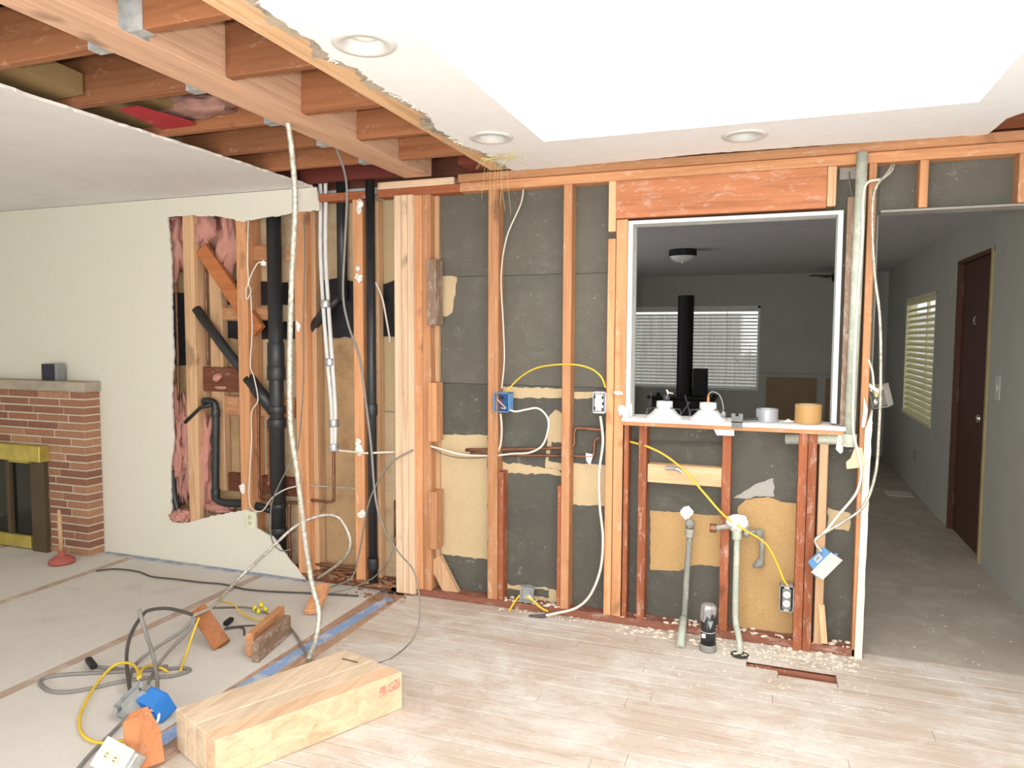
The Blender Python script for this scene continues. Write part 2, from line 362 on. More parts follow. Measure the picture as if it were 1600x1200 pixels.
B().box(XR, XR + .1, -2.25, 3.9, -.1, 3.0).done('kitchen_drywall', white_paint, wr)
# far room
wb2 = thing('wall_back', 'grey far wall behind the wood stove', 'wall', (0, 10.5, 0), kind='structure')
FW0, FW1, FZ0, FZ1 = -2.35, -.19, .82, 1.99; YF = 10.5
B().box(-3.3, FW0, YF, YF + .1, 0, 2.42).box(FW1, 1.5, YF, YF + .1, 0, 2.42).box(FW0, FW1, YF, YF + .1, 0, FZ0).box(FW0, FW1, YF, YF + .1, FZ1, 2.42).done('painted_drywall', grey_paint, wb2)
B().box(-.19, 1.375, YF - .012, YF, 1.06, 1.075).done('chair_line', plain('grey_line', (150, 150, 146), .8), wb2)
pm = patchy('brown_patch_board', (146, 124, 96), (104, 86, 66), (.55, .7), 3)
for a, b, c, d in ((1197, 1276, 590, 720), (1290, 1303, 590, 720)):
    B().box(X_(a, 600, YF), X_(b, 600, YF), YF - .015, YF, .35, Z_(1200, 589, YF)).done('bare_patch', pm, wb2, label='brown unpainted patch low on the grey far wall')
wl3 = thing('wall_left', 'grey side wall of the far room', 'wall', (-3.3, 7, 0), kind='structure')
B().box(-3.35, -3.3, 3.9, 4.8, -.1, 2.5).box(-3.35, -3.3, 8.0, 10.6, -.1, 2.5).box(-3.35, -3.3, 4.8, 8.0, -.1, .7).box(-3.35, -3.3, 4.8, 8.0, 2.05, 2.5).done('painted_drywall', grey_paint, wl3)
c3 = thing('ceiling', 'dim grey ceiling of the room beyond the pass-through', 'ceiling', (-1, 7, 2.42), kind='structure')
B().box(-3.35, 1.5, 3.905, 10.6, 2.42, 2.46).done('ceiling_sheet', hall_ceil, c3)
B().box(-6.25, 1.5, 3.95, 10.6, 2.5, 2.55).done('attic_cover', brown('X'), c3)
# gypsum painted face of the back wall seen from the other room is the rear of the panels below

# ---- windows with blinds
def window(name, lab, P, along, y_in, w0, w1, z0, z1, n, smat, fmat, tilt):
    """along 'x': window in a wall of constant Y=P; 'y': in a wall of constant X=P (room on the low side)"""
    o = thing(name, lab, 'window', ((w0 + w1) / 2, P, z0) if along == 'x' else (P, (w0 + w1) / 2, z0), kind='structure')
    def bx(b, a0, a1, d0, d1, e0, e1): return b.box(a0, a1, P + d0, P + d1, e0, e1) if along == 'x' else b.box(P + d0, P + d1, a0, a1, e0, e1)
    fr = B(); t_ = .03
    bx(fr, w0, w0 + t_, .0, .1, z0, z1); bx(fr, w1 - t_, w1, .0, .1, z0, z1); bx(fr, w0, w1, .0, .1, z1 - t_, z1); bx(fr, w0, w1, -.012, .1, z0, z0 + t_)
    fr.done('window_frame', fmat, o)
    m = B(); bx(m, (w0 + w1) / 2 - .02, (w0 + w1) / 2 + .02, .07, .095, z0, z1); m.done('mullion', fmat, o)
    g = B(); bx(g, w0 + t_, w1 - t_, .078, .082, z0 + t_, z1 - t_); g.done('pane', glass_m, o)
    hd = B(); bx(hd, w0 + t_, w1 - t_, .004, .045, z1 - .075, z1 - .032); hd.done('head_rail', smat, o)
    step = (z1 - z0 - .12) / n
    for k in range(n):
        z = z0 + .045 + step * k; s = B(); c, sn = math.cos(tilt) * .025, math.sin(tilt) * .025; y = .026
        def pt(a, u, v): return (a, P + u, v) if along == 'x' else (P + u, a, v)
        a0, a1 = w0 + t_ + .004, w1 - t_ - .004
        s.quadbox([pt(a0, y - c, z + sn), pt(a1, y - c, z + sn), pt(a1, y + c, z - sn), pt(a0, y + c, z - sn), pt(a0, y - c, z + sn + .003), pt(a1, y - c, z + sn + .003), pt(a1, y + c, z - sn + .003), pt(a0, y + c, z - sn + .003)])
        s.done('slat', smat, o)
    for f in (.2, .8):
        a = w0 + (w1 - w0) * f; cc = B(); bx(cc, a - .003, a + .003, -.002, .0, z0 + .04, z1 - .05); cc.done('lift_cord', fmat, o)
    return o
window('window_1', 'white horizontal blinds in the far wall behind the stove pipe', YF, 'x', -1, FW0, FW1, FZ0, FZ1, 22, slat_m, plain('pale_window_frame', (206, 206, 200), .6), -.30)
window('window_2', 'horizontal blinds coloured sunlit yellow in the side wall beyond the brown door', XR, 'y', -1, W0, W1, WZ0, WZ1, 19, slat2_m, plain('cream_window_frame', (214, 208, 170), .6), -.75)
w3 = thing('window_3', 'wide window added behind the camera for daylight fill', 'window', (-1.2, -2.22, .35), kind='structure')  # unseen window added so that daylight enters from behind
B().box(-2.95, -2.89, -2.25, -2.19, .35, 2.35).box(.49, .55, -2.25, -2.19, .35, 2.35).box(-1.23, -1.17, -2.25, -2.19, .35, 2.35).box(-2.95, .55, -2.25, -2.19, .35, .41).box(-2.95, .55, -2.25, -2.19, 2.29, 2.35).done('window_frame', white_m, w3)
B().box(-2.89, .49, -2.225, -2.22, .41, 2.29).done('pane', glass_m, w3)

w5 = thing('window_5', 'added window for fill light in the far room, out of view behind the stud wall', 'window', (-3.33, 6.4, .7), kind='structure')  # invented window, put in to carry the far-room fill light
B().box(-3.36, -3.29, 4.8, 4.85, .7, 2.05).box(-3.36, -3.29, 7.95, 8.0, .7, 2.05).box(-3.36, -3.29, 6.375, 6.425, .7, 2.05).box(-3.36, -3.29, 4.8, 8, .7, .75).box(-3.36, -3.29, 4.8, 8, 2.0, 2.05).done('window_frame', white_m, w5)
B().box(-3.335, -3.33, 4.85, 7.95, .75, 2.0).done('pane', glass_m, w5)
tag(B().box(-5, 3.5, 12.6, 12.68, -.2, 1.95).done('added_backdrop', wood('grey_backdrop', (208, 204, 198), 'Z', .1), None), 'added grey fence outside beyond the far blinds', 'backdrop')  # added so the blind gaps open onto grey instead of bright sky
# ---- brown door in the side wall
dr = thing('door_1', 'dark brown flush door with bright knob in the grey side wall', 'door', (XR, 6.2, 0), kind='structure')
ds = B().box(XR + .035, XR + .075, D0 + .035, D1 - .035, .0, DZ - .03).done('door_leaf', door_m, dr)
cas = plain('gold_door_edge', (168, 150, 104), .6); jam = wood('brown_jamb', (84, 50, 38), 'Z', 0, .8, .6, 0, False)
B().box(XR - .012, XR + .11, D0 - .0, D0 + .035, 0, DZ).done('door_jamb', cas, dr)
B().box(XR - .004, XR + .11, D1 - .035, D1, 0, DZ).box(XR - .004, XR + .11, D0, D1, DZ - .03, DZ).done('door_jamb', jam, dr)
for z in (1.0, 1.22):
    B().lathe([(.034, 0), (.034, .008), (.012, .012), (.012, .035), (.028, .042), (.03, .06), (.018, .07)] if z < 1.1 else [(.03, 0), (.03, .012), (.02, .016), (.02, .022)], (XR + .035, D0 + .12, z), (-1, 0, 0)).done('door_knob' if z < 1.1 else 'deadbolt', hinge_m, dr, smooth=True)
B().tube([(XR + .033, 6.22, 1.72), (XR + .02, 6.22, 1.715), (XR + .012, 6.22, 1.67), (XR + .014, 6.18, 1.66), (XR + .012, 6.16, 1.68)], .0042, 6).done('hook', hinge_m, dr)
for z in (.25, 1.1, 1.95): B().box(XR + .02, XR + .04, D1 - .045, D1 - .03, z - .05, z + .05).done('hinge', bronze_m, dr)

# ---- stud wall between kitchen and far room
wb = thing('wall_back', 'opened kitchen stud wall with a pass-through', 'wall', (-.8, 3.84, 0), kind='structure')
S0, S1 = 3.80, 3.89
def stud(x0, x1, z0, z1, m, y0=S0, y1=S1, name='stud', lab=None, bev=.003): return B().box(x0, x1, y0, y1, z0, z1).done(name, m, wb, lab, bev=bev)
XJ = .447  # right end of the wall
# plates
xp0, xp1 = X_(574, 300), X_(588, 300)
stud(-2.68, xp0 - .006, 2.375, 2.42, red('X'), name='top_plate'); stud(xp1 + .006, -1.70, 2.375, 2.42, red('X'), name='top_plate'); stud(-1.70, 1.37, 2.375, 2.425, fir('X'), name='top_plate')
stud(xp1 + .008, X_(709, 278), 2.421, 2.462, pine('X'), name='top_plate', lab='new pale upper plate under the beam end'); stud(-1.705, 1.37, 2.426, 2.47, fir('X'), name='top_plate', y0=3.785)
stud(-2.16, XJ, 0, .04, wood('stained_sole', (150, 96, 76), 'X', .35), name='sole_plate')
# new post: three pale plies
for a, b in ((617, 627.5), (628, 637), (637.5, 646.5)):
    stud(X_(a, 600, 3.775), X_(b, 600, 3.775), .012, 2.374, pine('Z'), 3.775, 3.895, 'post_ply', 'pale new post ply under the glulam end', .002)
stud(X_(647.5), X_(660), .04, 2.374, fir('Z', .2)); stud(X_(660.5), X_(673), .04, 2.374, fir('Z', .2))
stud(X_(676, 600, 3.86), X_(686, 600, 3.86), .14, 2.374, pale('Z'), 3.86, 3.889, name='nailer')
for a, b, c, d in ((667, 681, 405, 508), (668, 681, 598, 690), (668, 681, 768, 858)):
    stud(X_(a, 500, 3.765), X_(b, 500, 3.765), Z_(670, d, 3.765), Z_(670, c, 3.765), weather('Z') if c == 405 else fir('Z', .1), 3.765, 3.86, 'blocking', None)
B().beam(at(680, 872, 3.85), at(714, 940, 3.85), .09, .038, (0, 1, 0)).done('brace', pale('Z'), wb, 'short diagonal brace at the foot of the post')
stud(X_(762), X_(777.5), .04, 2.375, fir('Z', .35))
stud(X_(778), X_(786), .04, Z_(781, 738), red('Z', .3), 3.808, 3.89)
stud(X_(878), X_(891), .04, 2.375, fir('Z', .3)); stud(X_(871), X_(877), .04, Z_(874, 760), red('Z', .2), 3.815, 3.89)
# king and jacks left of the pass-through
stud(X_(948.5, 500), X_(960, 500), Z_(953, 362), 2.375, pale('Z', .2)); stud(X_(948.5, 500), X_(960, 500), .04, Z_(953, 373), fir('Z', .5))
stud(X_(961, 500), X_(979, 500), .04, Z_(967, 343), fir('Z', .5)); stud(X_(974.5, 550), X_(984, 550), .04, 1.095, red('Z', .35))
hz = Z_(1130, 333); stud(X_(961, 400), X_(1292, 300), hz, 2.374, wood('stained_header', (188, 122, 84), 'X', .3, .62), name='header', lab='stained wide header over the pass-through')
stud(X_(1293, 290), X_(1307, 290), Z_(1300, 322), 2.374, pale('Z'))
stud(X_(1353, 400), X_(1365.5, 400), .0, 2.375, fir('Z', .25), lab='last stud beside the doorway')
for a, b in ((1437, 1451), (1592, 1608)): stud(X_(a, 280), X_(b, 280), 2.158, 2.374, fir('Z', .1))
# below the pass-through
ys = 690
stud(X_(998, ys), X_(1010.5, ys), .04, 1.095, red('Z', .3)); stud(X_(1129, ys), X_(1143, ys), .04, 1.095, red('Z', .2))
stud(X_(1248, ys), X_(1262, ys), .0, 1.095, red('Z', .2), 3.78, 3.89); stud(X_(1263, ys), X_(1277, ys), .0, 1.095, red('Z', .2), 3.785, 3.89); stud(X_(1281, ys), X_(1295, ys), .04, 1.095, pale('Z'))
stud(X_(1011, 740), X_(1128, 740), Z_(1070, 758), Z_(1070, 729), pale('X', .05), 3.81, 3.88, 'blocking')
B().beam(at(1288, 1005, 3.795), at(1283.5, 945, 3.795), .028, .012, (0, 1, 0)).done('wood_shim', pale('Z'), wb, 'pale split shim standing at the sole plate')
# gypsum backs
YG = 3.891
def gyp(x0, x1, z0, z1, m=felt_m, y=YG): return B().box(x0, x1, y, y + .013, z0, z1).done('gypsum_panel', m, wb)
ox0, ox1, oz0, oz1 = X_(985, 500), X_(1307, 500), 1.12, Z_(1130, 337)
zA, zB = Z_(850, 429, YG), Z_(850, 603, YG)
gyp(-2.13, ox0, zA + .002, 2.40); gyp(-2.13, ox0, zB + .002, zA - .002, felt_m, YG + .0015); gyp(-2.13, ox0, .03, zB - .002, felt2_m)
gyp(ox0, ox1, oz1, 2.40); gyp(ox0, .45, .03, oz0, felt2_m); gyp(ox1, .45, oz0 + .001, 2.40); gyp(.452, 1.37, 2.155, 2.40)
B().box(-3.3, ox0, 3.955, 3.965, 0, 2.42).box(ox1, .455, 3.9065, 3.915, 0, 2.42).box(ox0, ox1, 3.9065, 3.915, 0, oz0).box(ox0, ox1, 3.9065, 3.915, oz1, 2.42).box(.455, 1.375, 3.9065, 3.915, 2.155, 2.42).done('painted_face', grey_paint, wb)
B().box(.452, 1.37, 3.80, 3.915, 2.145, 2.154).done('door_head', plain('grey_edge', (150, 146, 138), .8), wb)
# torn paper, bare gypsum
def patch(pts, m, name='torn_patch', y=YG, th=.0025, step=.02, amp=.004):
    P = [at(a, b, y) for a, b in pts]; e = []
    for a, b in zip(P, P[1:] + P[:1]):
        d = b - a; e += jag(a, b, step, amp, rng, (0, 0, 1) if abs(d.x) > abs(d.z) else (1, 0, 0))
    return B().prism([p + Vector((0, -th, 0)) for p in e], (0, th * .9, 0)).done(name, m, wb)
patch([(687, 432), (700, 431), (714, 433), (712, 455), (707, 488), (697, 495), (687, 490)], tan_m)
patch([(672, 678), (762, 680), (762, 874), (676, 864)], tan_m)
patch([(776, 604), (880, 607), (880, 621), (776, 623)], tan_m); patch([(890, 612), (948, 613), (948, 621), (890, 623)], tan_m)
patch([(776, 721), (872, 733), (880, 743), (784, 738), (776, 740)], tan_m, amp=.007); patch([(858, 650), (868, 640), (878, 646), (878, 692), (862, 690), (857, 720), (878, 724), (878, 735), (852, 730)], tan_m)
patch([(888, 722), (946, 727), (946, 790), (888, 788)], tan_m)
patch([(776, 912), (820, 914), (880, 922), (880, 946), (776, 936)], tan_m, amp=.008)
patch([(1016, 797), (1075, 802), (1130, 806), (1130, 886), (1096, 882), (1080, 884), (1060, 892), (1016, 890)], tan2_m, amp=.003)
patch([(1153, 792), (1165, 781), (1200, 776), (1220, 784), (1246, 787), (1243, 990), (1150, 985)], tan2_m, amp=.003)
patch([(1146, 778), (1175, 760), (1208, 747), (1210, 776), (1180, 775), (1160, 779)], patchy('pale_plaster_smear', (170, 166, 158), (200, 196, 188)), amp=.008)
patch([(1294, 793), (1310, 798), (1329, 802), (1326, 830), (1292, 822)], tan_m, amp=.006)
for a, b in ((786, 812), (832, 858)): patch([(a, 919), (b, 922), (b, 934), (a, 930)], felt2_m, y=YG - .003)
# pass-through bead and sill
wh = patchy('white_corner_bead', (222, 224, 220), (190, 194, 186), (.52, .7), 20)
bx0, bx1 = X_(981, 500), X_(1303, 500); bz = Z_(1150, 337)
B().box(bx0 - .004, bx0 + .02, 3.797, 3.92, 1.145, bz).done('corner_bead', wh, wb); B().box(bx1 + .004, bx1 + .026, 3.797, 3.92, 1.145, bz).done('corner_bead', wh, wb); B().box(bx0 + .0205, bx1 + .0035, 3.797, 3.92, bz - .018, bz).done('corner_bead', wh, wb)
sl = B(); pts = rag([Vector((X_(974, 658), 3.755, 1.115)), Vector((X_(1050, 660), 3.75, 1.115)), Vector((X_(1320, 668), 3.75, 1.115))], .05, .006, (0, 1, 0))
sl.prism(pts + [Vector((X_(1320, 668), 3.97, 1.115)), Vector((X_(974, 658), 3.97, 1.115))], (0, 0, .018)).done('sill', patchy('white_dusty_sill', (240, 238, 234), (214, 206, 196), (.56, .7), 8), wb)
B().box(X_(976, 664), X_(1318, 672), 3.765, 3.95, 1.093, 1.1145).done('sill_board', fir('X'), wb)
# weathered board right of the opening
stud(X_(1318.5, 480), X_(1331, 480), 1.135, Z_(1325, 308), weather('Z'), 3.795, 3.84, 'weathered_board')
# cream jamb strip of the doorway
jm = plain('cream_jamb_paint', (232, 226, 208), .7)
e = rag([at(1363.5, 640, 3.785), at(1347, 1025, 3.785)], .05, .002, (1, 0, 0)); e[-1].z = 0
B().prism([Vector((X_(1351.5, 672, 3.785), 3.785, Z_(1350, 672, 3.785)))] + e + [Vector((X_(1335, 1025, 3.785), 3.785, 0))], (0, .13, 0)).done('doorway_jamb', jm, wb)
for k, pp in enumerate([[(1350, 620), (1356, 640), (1351, 668), (1346, 668), (1349, 640)], [(1353, 668), (1364, 660), (1359, 672), (1353, 684)], [(1311, 672), (1318, 674), (1317, 706), (1313, 709), (1306, 702)], [(1114, 668), (1147, 668), (1147, 681), (1120, 680)], [(973, 634), (983, 640), (983, 656), (973, 656)]]):
    B().prism([at(a, b, 3.775) for a, b in pp], (0, .012, 0)).done('drywall_shred', foam_m, wb)
# spray-foam and plaster blobs on studs belong to the framing
for k, (a, b, sx, sz) in enumerate(((562, 318, 6, 7), (560, 328, 4, 6), (559, 419, 4, 4), (561, 434, 6, 7), (560, 692, 5, 6), (562, 704, 6, 8), (566, 803, 7, 6), (466, 510, 4, 9), (379, 764, 5, 8), (412, 411, 5, 5), (970, 640, 5, 8), (1073, 802, 9, 8), (966, 614, 6, 3))):
    p = at(a, b, 3.79); B().ball(p, (sx / 262, .012, sz / 262), .7, 5, 2, k).done('plaster_blob', foam_m, wb)
B().box(-6.2, 1.45, 3.955, 3.99, 2.43, 3.0).done('attic_gable', brown('X'), wb)

# ---- wet wall behind the torn drywall
YB = 3.945
def sp(x0, x1, y0, y1, name, m, ya=3.8, yb=YB, lab=None):
    """member given by pixel bounds measured on its front face"""
    return B().box(X_(x0, (y0 + y1) / 2, ya), X_(x1, (y0 + y1) / 2, ya), ya, yb, Z_((x0 + x1) / 2, y1, ya), Z_((x0 + x1) / 2, y0, ya)).done(name, m, wb, lab, bev=.003)
for a, b, c, d, m in ((250, 372, 300, 575, osb2_m), (250, 372, 575, 905, osb2_m), (374, 462, 300, 527, osb_m), (374, 462, 529, 880, osb_m), (464, 560, 290, 527, osb_m), (464, 560, 529, 905, osb2_m), (562, 645, 290, 640, tan_m), (562, 645, 642, 925, osb_m)):
    B().box(X_(a, 600, YB), X_(b, 600, YB), YB, YB + .009, max(0, Z_(a, d, YB)), min(2.43, Z_(a, c, YB))).done('sheathing_panel', m, wb)
def wz(x0, x1, z0, z1, name, m, ya, yb): return B().box(x0, x1, ya, yb, z0, z1).done(name, m, wb, bev=.003)
for a, b, ya, m in ((291, 307, 3.80, pale('Z')), (373, 389, 3.80, fir('Z', .1)), (462, 480, 3.80, fir('Z', .15)), (553, 568, 3.80, fir('Z', .1))):
    wz(X_(a), X_(b), .04, 2.374, 'stud', m, ya, YB - .005)
wz(X_(330, 600, 3.88), X_(349, 600, 3.88), .5, 2.0, 'nailer', pale('Z'), 3.88, 3.935); wz(X_(481.5, 600, 3.86), X_(495, 600, 3.86), .04, 2.374, 'nailer', pale('Z'), 3.86, 3.935)
wz(X_(588, 600, 3.88), X_(593, 600, 3.88), .04, 2.374, 'nailer', pale('Z'), 3.88, 3.94)
B().box(X_(270), X_(620), 3.80, 3.94, 0, .04).done('sole_plate', wood('rotten_sole', (120, 76, 50), 'X', .25), wb)
sp(392, 425, 383, 407, 'blocking', fir('X', .1), 3.87); sp(446, 462, 383, 407, 'blocking', fir('X', .1), 3.87); sp(345, 425, 480, 500, 'blocking', fir('X', .1), 3.885)
sp(310, 384, 574, 612, 'blocking', brown('X'), 3.86); sp(330, 460, 620, 650, 'blocking', fir('X', .05), 3.9); sp(325, 465, 742, 770, 'blocking', brown('X'), 3.905)
B().beam(at(316, 388, 3.845), at(405, 518, 3.845), .10, .036, (0, 1, 0)).done('brace', wood('orange_brace', (182, 112, 68), 'X', .05), wb, 'orange diagonal brace behind the studs')
for k, pp in enumerate([[(270, 458), (335, 458), (335, 572), (270, 572)], [(352, 437), (462, 443), (462, 476), (352, 476)], [(354, 502), (462, 502), (462, 529), (354, 529)], [(496, 438), (530, 434), (556, 440), (556, 527), (496, 527)], [(588, 440), (600, 444), (620, 436), (620, 527), (588, 527)]]):
    P = [at(a, b, 3.932) for a, b in pp]; e = rag(P + P[:1], .04, .006, (0, 0, 1))[:-1]
    B().prism(e, (0, .008, 0)).done('tar_paper', blackp_m, wb, 'black tar paper band behind the pipes')
for k, (a, b, rx, rz) in enumerate(((278, 385, .07, .19), (325, 352, .08, .15), (358, 378, .10, .20), (272, 345, .04, .08), (318, 372, .06, .13))):
    B().ball(at(a, b, 3.89), (rx, .06, rz), .8, 6, 3, k + 3).done('insulation_batt', pink_m, wb, smooth=True)
for k, (a, b, rx, rz) in enumerate(((280, 700, .075, .36), (318, 712, .06, .36), (300, 690, .07, .32), (284, 806, .075, .04), (345, 792, .10, .04))):
    B().ball(at(a, b, 3.875 if k != 3 else 3.80), (rx, .055, rz), .6, 8, 4, k + 13).done('insulation_batt', pink_m, wb, smooth=True)
B().ball(at(340, 590, 3.85), (.03, .02, .025), .6, 6, 2, 4).ball(at(345, 606, 3.85), (.05, .012, .012), .5, 6, 2, 8).done('insulation_scrap', pink_m, wb)

# ---- ceilings
ceil = thing('ceiling', 'white kitchen ceiling sheet with ragged torn edges', 'ceiling', (-.2, 2, 2.46), kind='structure')
def c3d(x, y, z=2.462): return fl(x, y, z)
left_edge = [(405, 0), (420, 18), (445, 35), (470, 55), (500, 72), (515, 92), (540, 102), (566, 113), (600, 138), (640, 163), (668, 178), (680, 200), (706, 216), (722, 226), (742, 234), (762, 240), (775, 252), (800, 266), (815, 270)]
front = [(880, 262), (980, 252), (1080, 242), (1190, 234), (1300, 226), (1430, 219), (1500, 215), (1540, 212), (1556, 200), (1572, 186), (1600, 176)]
le = [c3d(*p) for p in left_edge]; fe = [c3d(*p) for p in front]
for p in fe[:7]: p.y = min(p.y, 3.775)
le[-1].y = min(le[-1].y, 3.775)
outline = [Vector((le[0].x - .02, -2.2, 2.462))] + rag(le, .03, .013, (1, 0, 0))[:-1] + rag([le[-1]] + fe, .03, .007, (0, 1, 0)) + [Vector((1.375, fe[-1].y - .3, 2.462)), Vector((1.375, -2.2, 2.462))]
SX0, SX1, SY0, SY1 = -1.03, .712, .9, 3.262
def sheet_with_hole(outline, holes, th):
    b = B(); bm = b.b
    def loop(P, z):
        vs = [bm.verts.new((p[0], p[1], z)) for p in P]; return vs, [bm.edges.new((vs[i], vs[(i + 1) % len(vs)])) for i in range(len(vs))]
    z = outline[0].z
    for zz in (z, z + th):
        es = []; lv = []
        for P in [outline] + holes: v, e = loop(P, zz); es += e; lv.append(v)
        bmesh.ops.triangle_fill(bm, use_beauty=True, use_dissolve=False, edges=es)
        if zz == z: low = lv
    for a, c in zip(low, lv):
        n = len(a)
        for i in range(n): bm.faces.new((a[i], a[(i + 1) % n], c[(i + 1) % n], c[i]))
    return b
cans = []
for x0, x1, yc in ((518, 620, 67), (733, 802, 214), (1128, 1199, 211)):
    a, b_ = c3d(x0, yc), c3d(x1, yc); m = (a + b_) / 2; cans.append((m.x, m.y))
hl = [[(SX0, SY0), (SX1, SY0), (SX1, SY1), (SX0, SY1)]] + [[(x + .068 * math.cos(k * math.pi / 12), y + .068 * math.sin(k * math.pi / 12)) for k in range(24)] for x, y in cans]
sheet_with_hole(outline, hl, .012).done('ceiling_sheet', white_paint, ceil)
wellm = plain('white_well_paint', (240, 240, 240), .85, var=.01)
B().box(SX0 - .02, SX0, SY0, SY1, 2.474, 3.2).box(SX1, SX1 + .02, SY0, SY1, 2.474, 3.2).box(SX0 - .02, SX1 + .02, SY1, SY1 + .02, 2.474, 3.2).box(SX0 - .02, SX1 + .02, SY0 - .02, SY0, 2.474, 3.2).done('skylight_well', wellm, ceil)
sk = thing('window_4', 'skylight at the top of the white well', 'window', (-.15, 2.1, 3.2), kind='structure')
B().box(SX0 - .03, SX0 + .03, SY0, SY1, 3.2, 3.24).box(SX1 - .03, SX1 + .03, SY0, SY1, 3.2, 3.24).box(SX0, SX1, SY1 - .03, SY1 + .03, 3.2, 3.24).box(SX0, SX1, SY0 - .03, SY0 + .03, 3.2, 3.24).done('window_frame', white_m, sk)
B().box(SX0, SX1, SY0, SY1, 3.245, 3.25).done('pane', glass_m, sk)
# older plaster layer showing between the trimmer and the sheet
pl = rag([Vector((p.x - .05 + .02 * math.sin(i * 2.1), p.y, 2.4745)) for i, p in enumerate(le)], .02, .012, (1, 0, 0)); pl[0].y = -2.2
B().prism(pl + [Vector((p.x + .06, p.y, 2.4745)) for p in reversed(pl)], (0, 0, .0012)).done('old_plaster_layer', patchy('grey_plaster_core', (196, 182, 160), (132, 128, 124), (.5, .62), 9), ceil, 'older grey plaster layer under the torn ceiling edge')
fb = B(); P = rag(le, .012, .012, (1, 0, 0))
for a, b_ in zip(P, P[1:]):
    if noise.noise(a * 9) > .0:
        w_ = rng.uniform(.006, .03); m = (a + b_) / 2 + Vector((-w_ * .5, 0, 0)); fb.prism([a + Vector((.004, 0, -.0005)), m + Vector((0, rng.uniform(-.006, .006), -rng.uniform(0, .008))), b_ + Vector((.004, 0, -.0005))], (0, 0, .0012))
fb.done('torn_paper', foam_m, ceil, kind='stuff')
# framing of the ceiling
JT = .19
B().box(-1.505, -1.36, -2.2, 3.79, 2.476, 2.476 + JT).done('trimmer', wood('pale_trimmer', (208, 170, 130), 'Y', .3), ceil, 'pale doubled trimmer along the torn ceiling edge', bev=.003)
GX0, GX1 = -2.035, -1.862
for y in (.93, 1.33, 1.715, 2.125, 2.565, 2.985, 3.385): B().box(GX1 + .002, -1.507, y, y + .04, 2.474, 2.474 + JT).done('joist', jst('X'), ceil, bev=.003)
for y in (.98, 1.38, 1.775, 2.185, 2.625, 3.005, 3.38): B().box(-4.4, GX0 - .002, y, y + .04, 2.474, 2.474 + JT).done('joist', jst('X'), ceil, bev=.003)
B().box(-2.9, GX0 - .01, 3.74, 3.78, 2.478, 2.66).done('rim_joist', wood('dark_red_rim', (112, 52, 42), 'X', 0), ceil); B().box(-1.62, -1.51, 3.6, 3.77, 2.478, 2.66).done('joist_block', wood('dark_red_rim', (112, 52, 42), 'X', 0), ceil)
B().box(-1.358, -.9, 3.70, 3.782, 2.476, 2.66).done('joist_block', fir('X', .2), ceil)
B().box(.8, 1.37, 3.3, 3.78, 2.478, 2.60).done('blocking', wood('dark_red_rim2', (140, 82, 56), 'X', .1), ceil)
for x0, x1 in ((-6.2, -4.6), (-4.59, -3.4), (-3.39, -2.2), (-2.19, -1.06)): B().box(x0, x1, -2.2, 3.95, 2.86, 2.9).done('roof_board', wood('attic_board', (86, 60, 46), 'Y', 0), ceil)
B().box(-1.06, 1.45, -2.2, .86, 2.86, 2.9).box(.75, 1.45, .86, 3.95, 2.86, 2.9).box(-1.06, .75, 3.3, 3.95, 2.86, 2.9).done('roof_board', wood('attic_board', (86, 60, 46), 'Y', 0), ceil)
kraft = patchy('kraft_facing', (142, 118, 80), (104, 84, 62), (.5, .72), 6, rough=.6)
for (x0, x1, y0, y1) in ((-4.2, -2.45, 2.23, 2.61), (-4.2, -2.6, 1.82, 2.17), (-4.2, -2.9, 2.67, 2.99)):
    q = B(); n = 8
    for i in range(n):
        a, b_ = x0 + (x1 - x0) * i / n, x0 + (x1 - x0) * (i + 1) / n
        za, zb = [2.53 + .03 * noise.noise(Vector((k * 2.3, y0, 1))) for k in (a, b_)]
        q.quadbox([(a, y0, za), (b_, y0, zb), (b_, y1, zb - .02), (a, y1, za - .02), (a, y0, za + .08), (b_, y0, zb + .08), (b_, y1, zb + .06), (a, y1, za + .06)])
    q.done('kraft_batt', kraft, ceil, 'brown paper-faced batt between the joists')
rp = [(185, 171), (215, 166), (300, 190), (312, 205), (255, 203)]
zr = 2.497; B().prism([fl(a, b_, zr) for a, b_ in rp], (0, 0, .003)).done('red_print', patchy('red_print', (168, 46, 52), (190, 110, 110), (.55, .75), 9), ceil, 'red printed band on the batt paper')
for k, (a, b_, rx, ry) in enumerate(((300, 165, .22, .10), (335, 180, .16, .08), (388, 255, .08, .06))): B().ball(fl(a, b_, 2.56), (rx, ry, .05), .5, 5, 3, k + 30).done('insulation_scrap', patchy('grey_pink_fluff', (170, 128, 116), (110, 92, 86), (.45, .7), 10, rough=1, bump=.4), ceil, smooth=True)
cl = thing('ceiling', 'dusty living-room ceiling sheet with a broken edge', 'ceiling', (-4, 1, 2.462), kind='structure')
e = rag([Vector((-2.672, -2.2, 2.462)), Vector((-2.68, 1.6, 2.462)), Vector((-2.69, 2.2, 2.462)), Vector((-2.67, 2.9, 2.462)), Vector((-2.672, 3.782, 2.462))], .035, .006, (1, 0, 0))
B().prism(e + [Vector((-6.2, 3.785, 2.462)), Vector((-6.2, -2.2, 2.462))], (0, 0, .011)).done('ceiling_sheet', left_ceil, cl)
q = B()
for a, b_ in zip(e, e[1:]):
    if rng.random() < .75: q.beam(a + Vector((.001, 0, .002)), b_ + Vector((.001, 0, .002)), .006, .012, (0, 0, 1))
q.done('broken_edge', foam_m, cl)

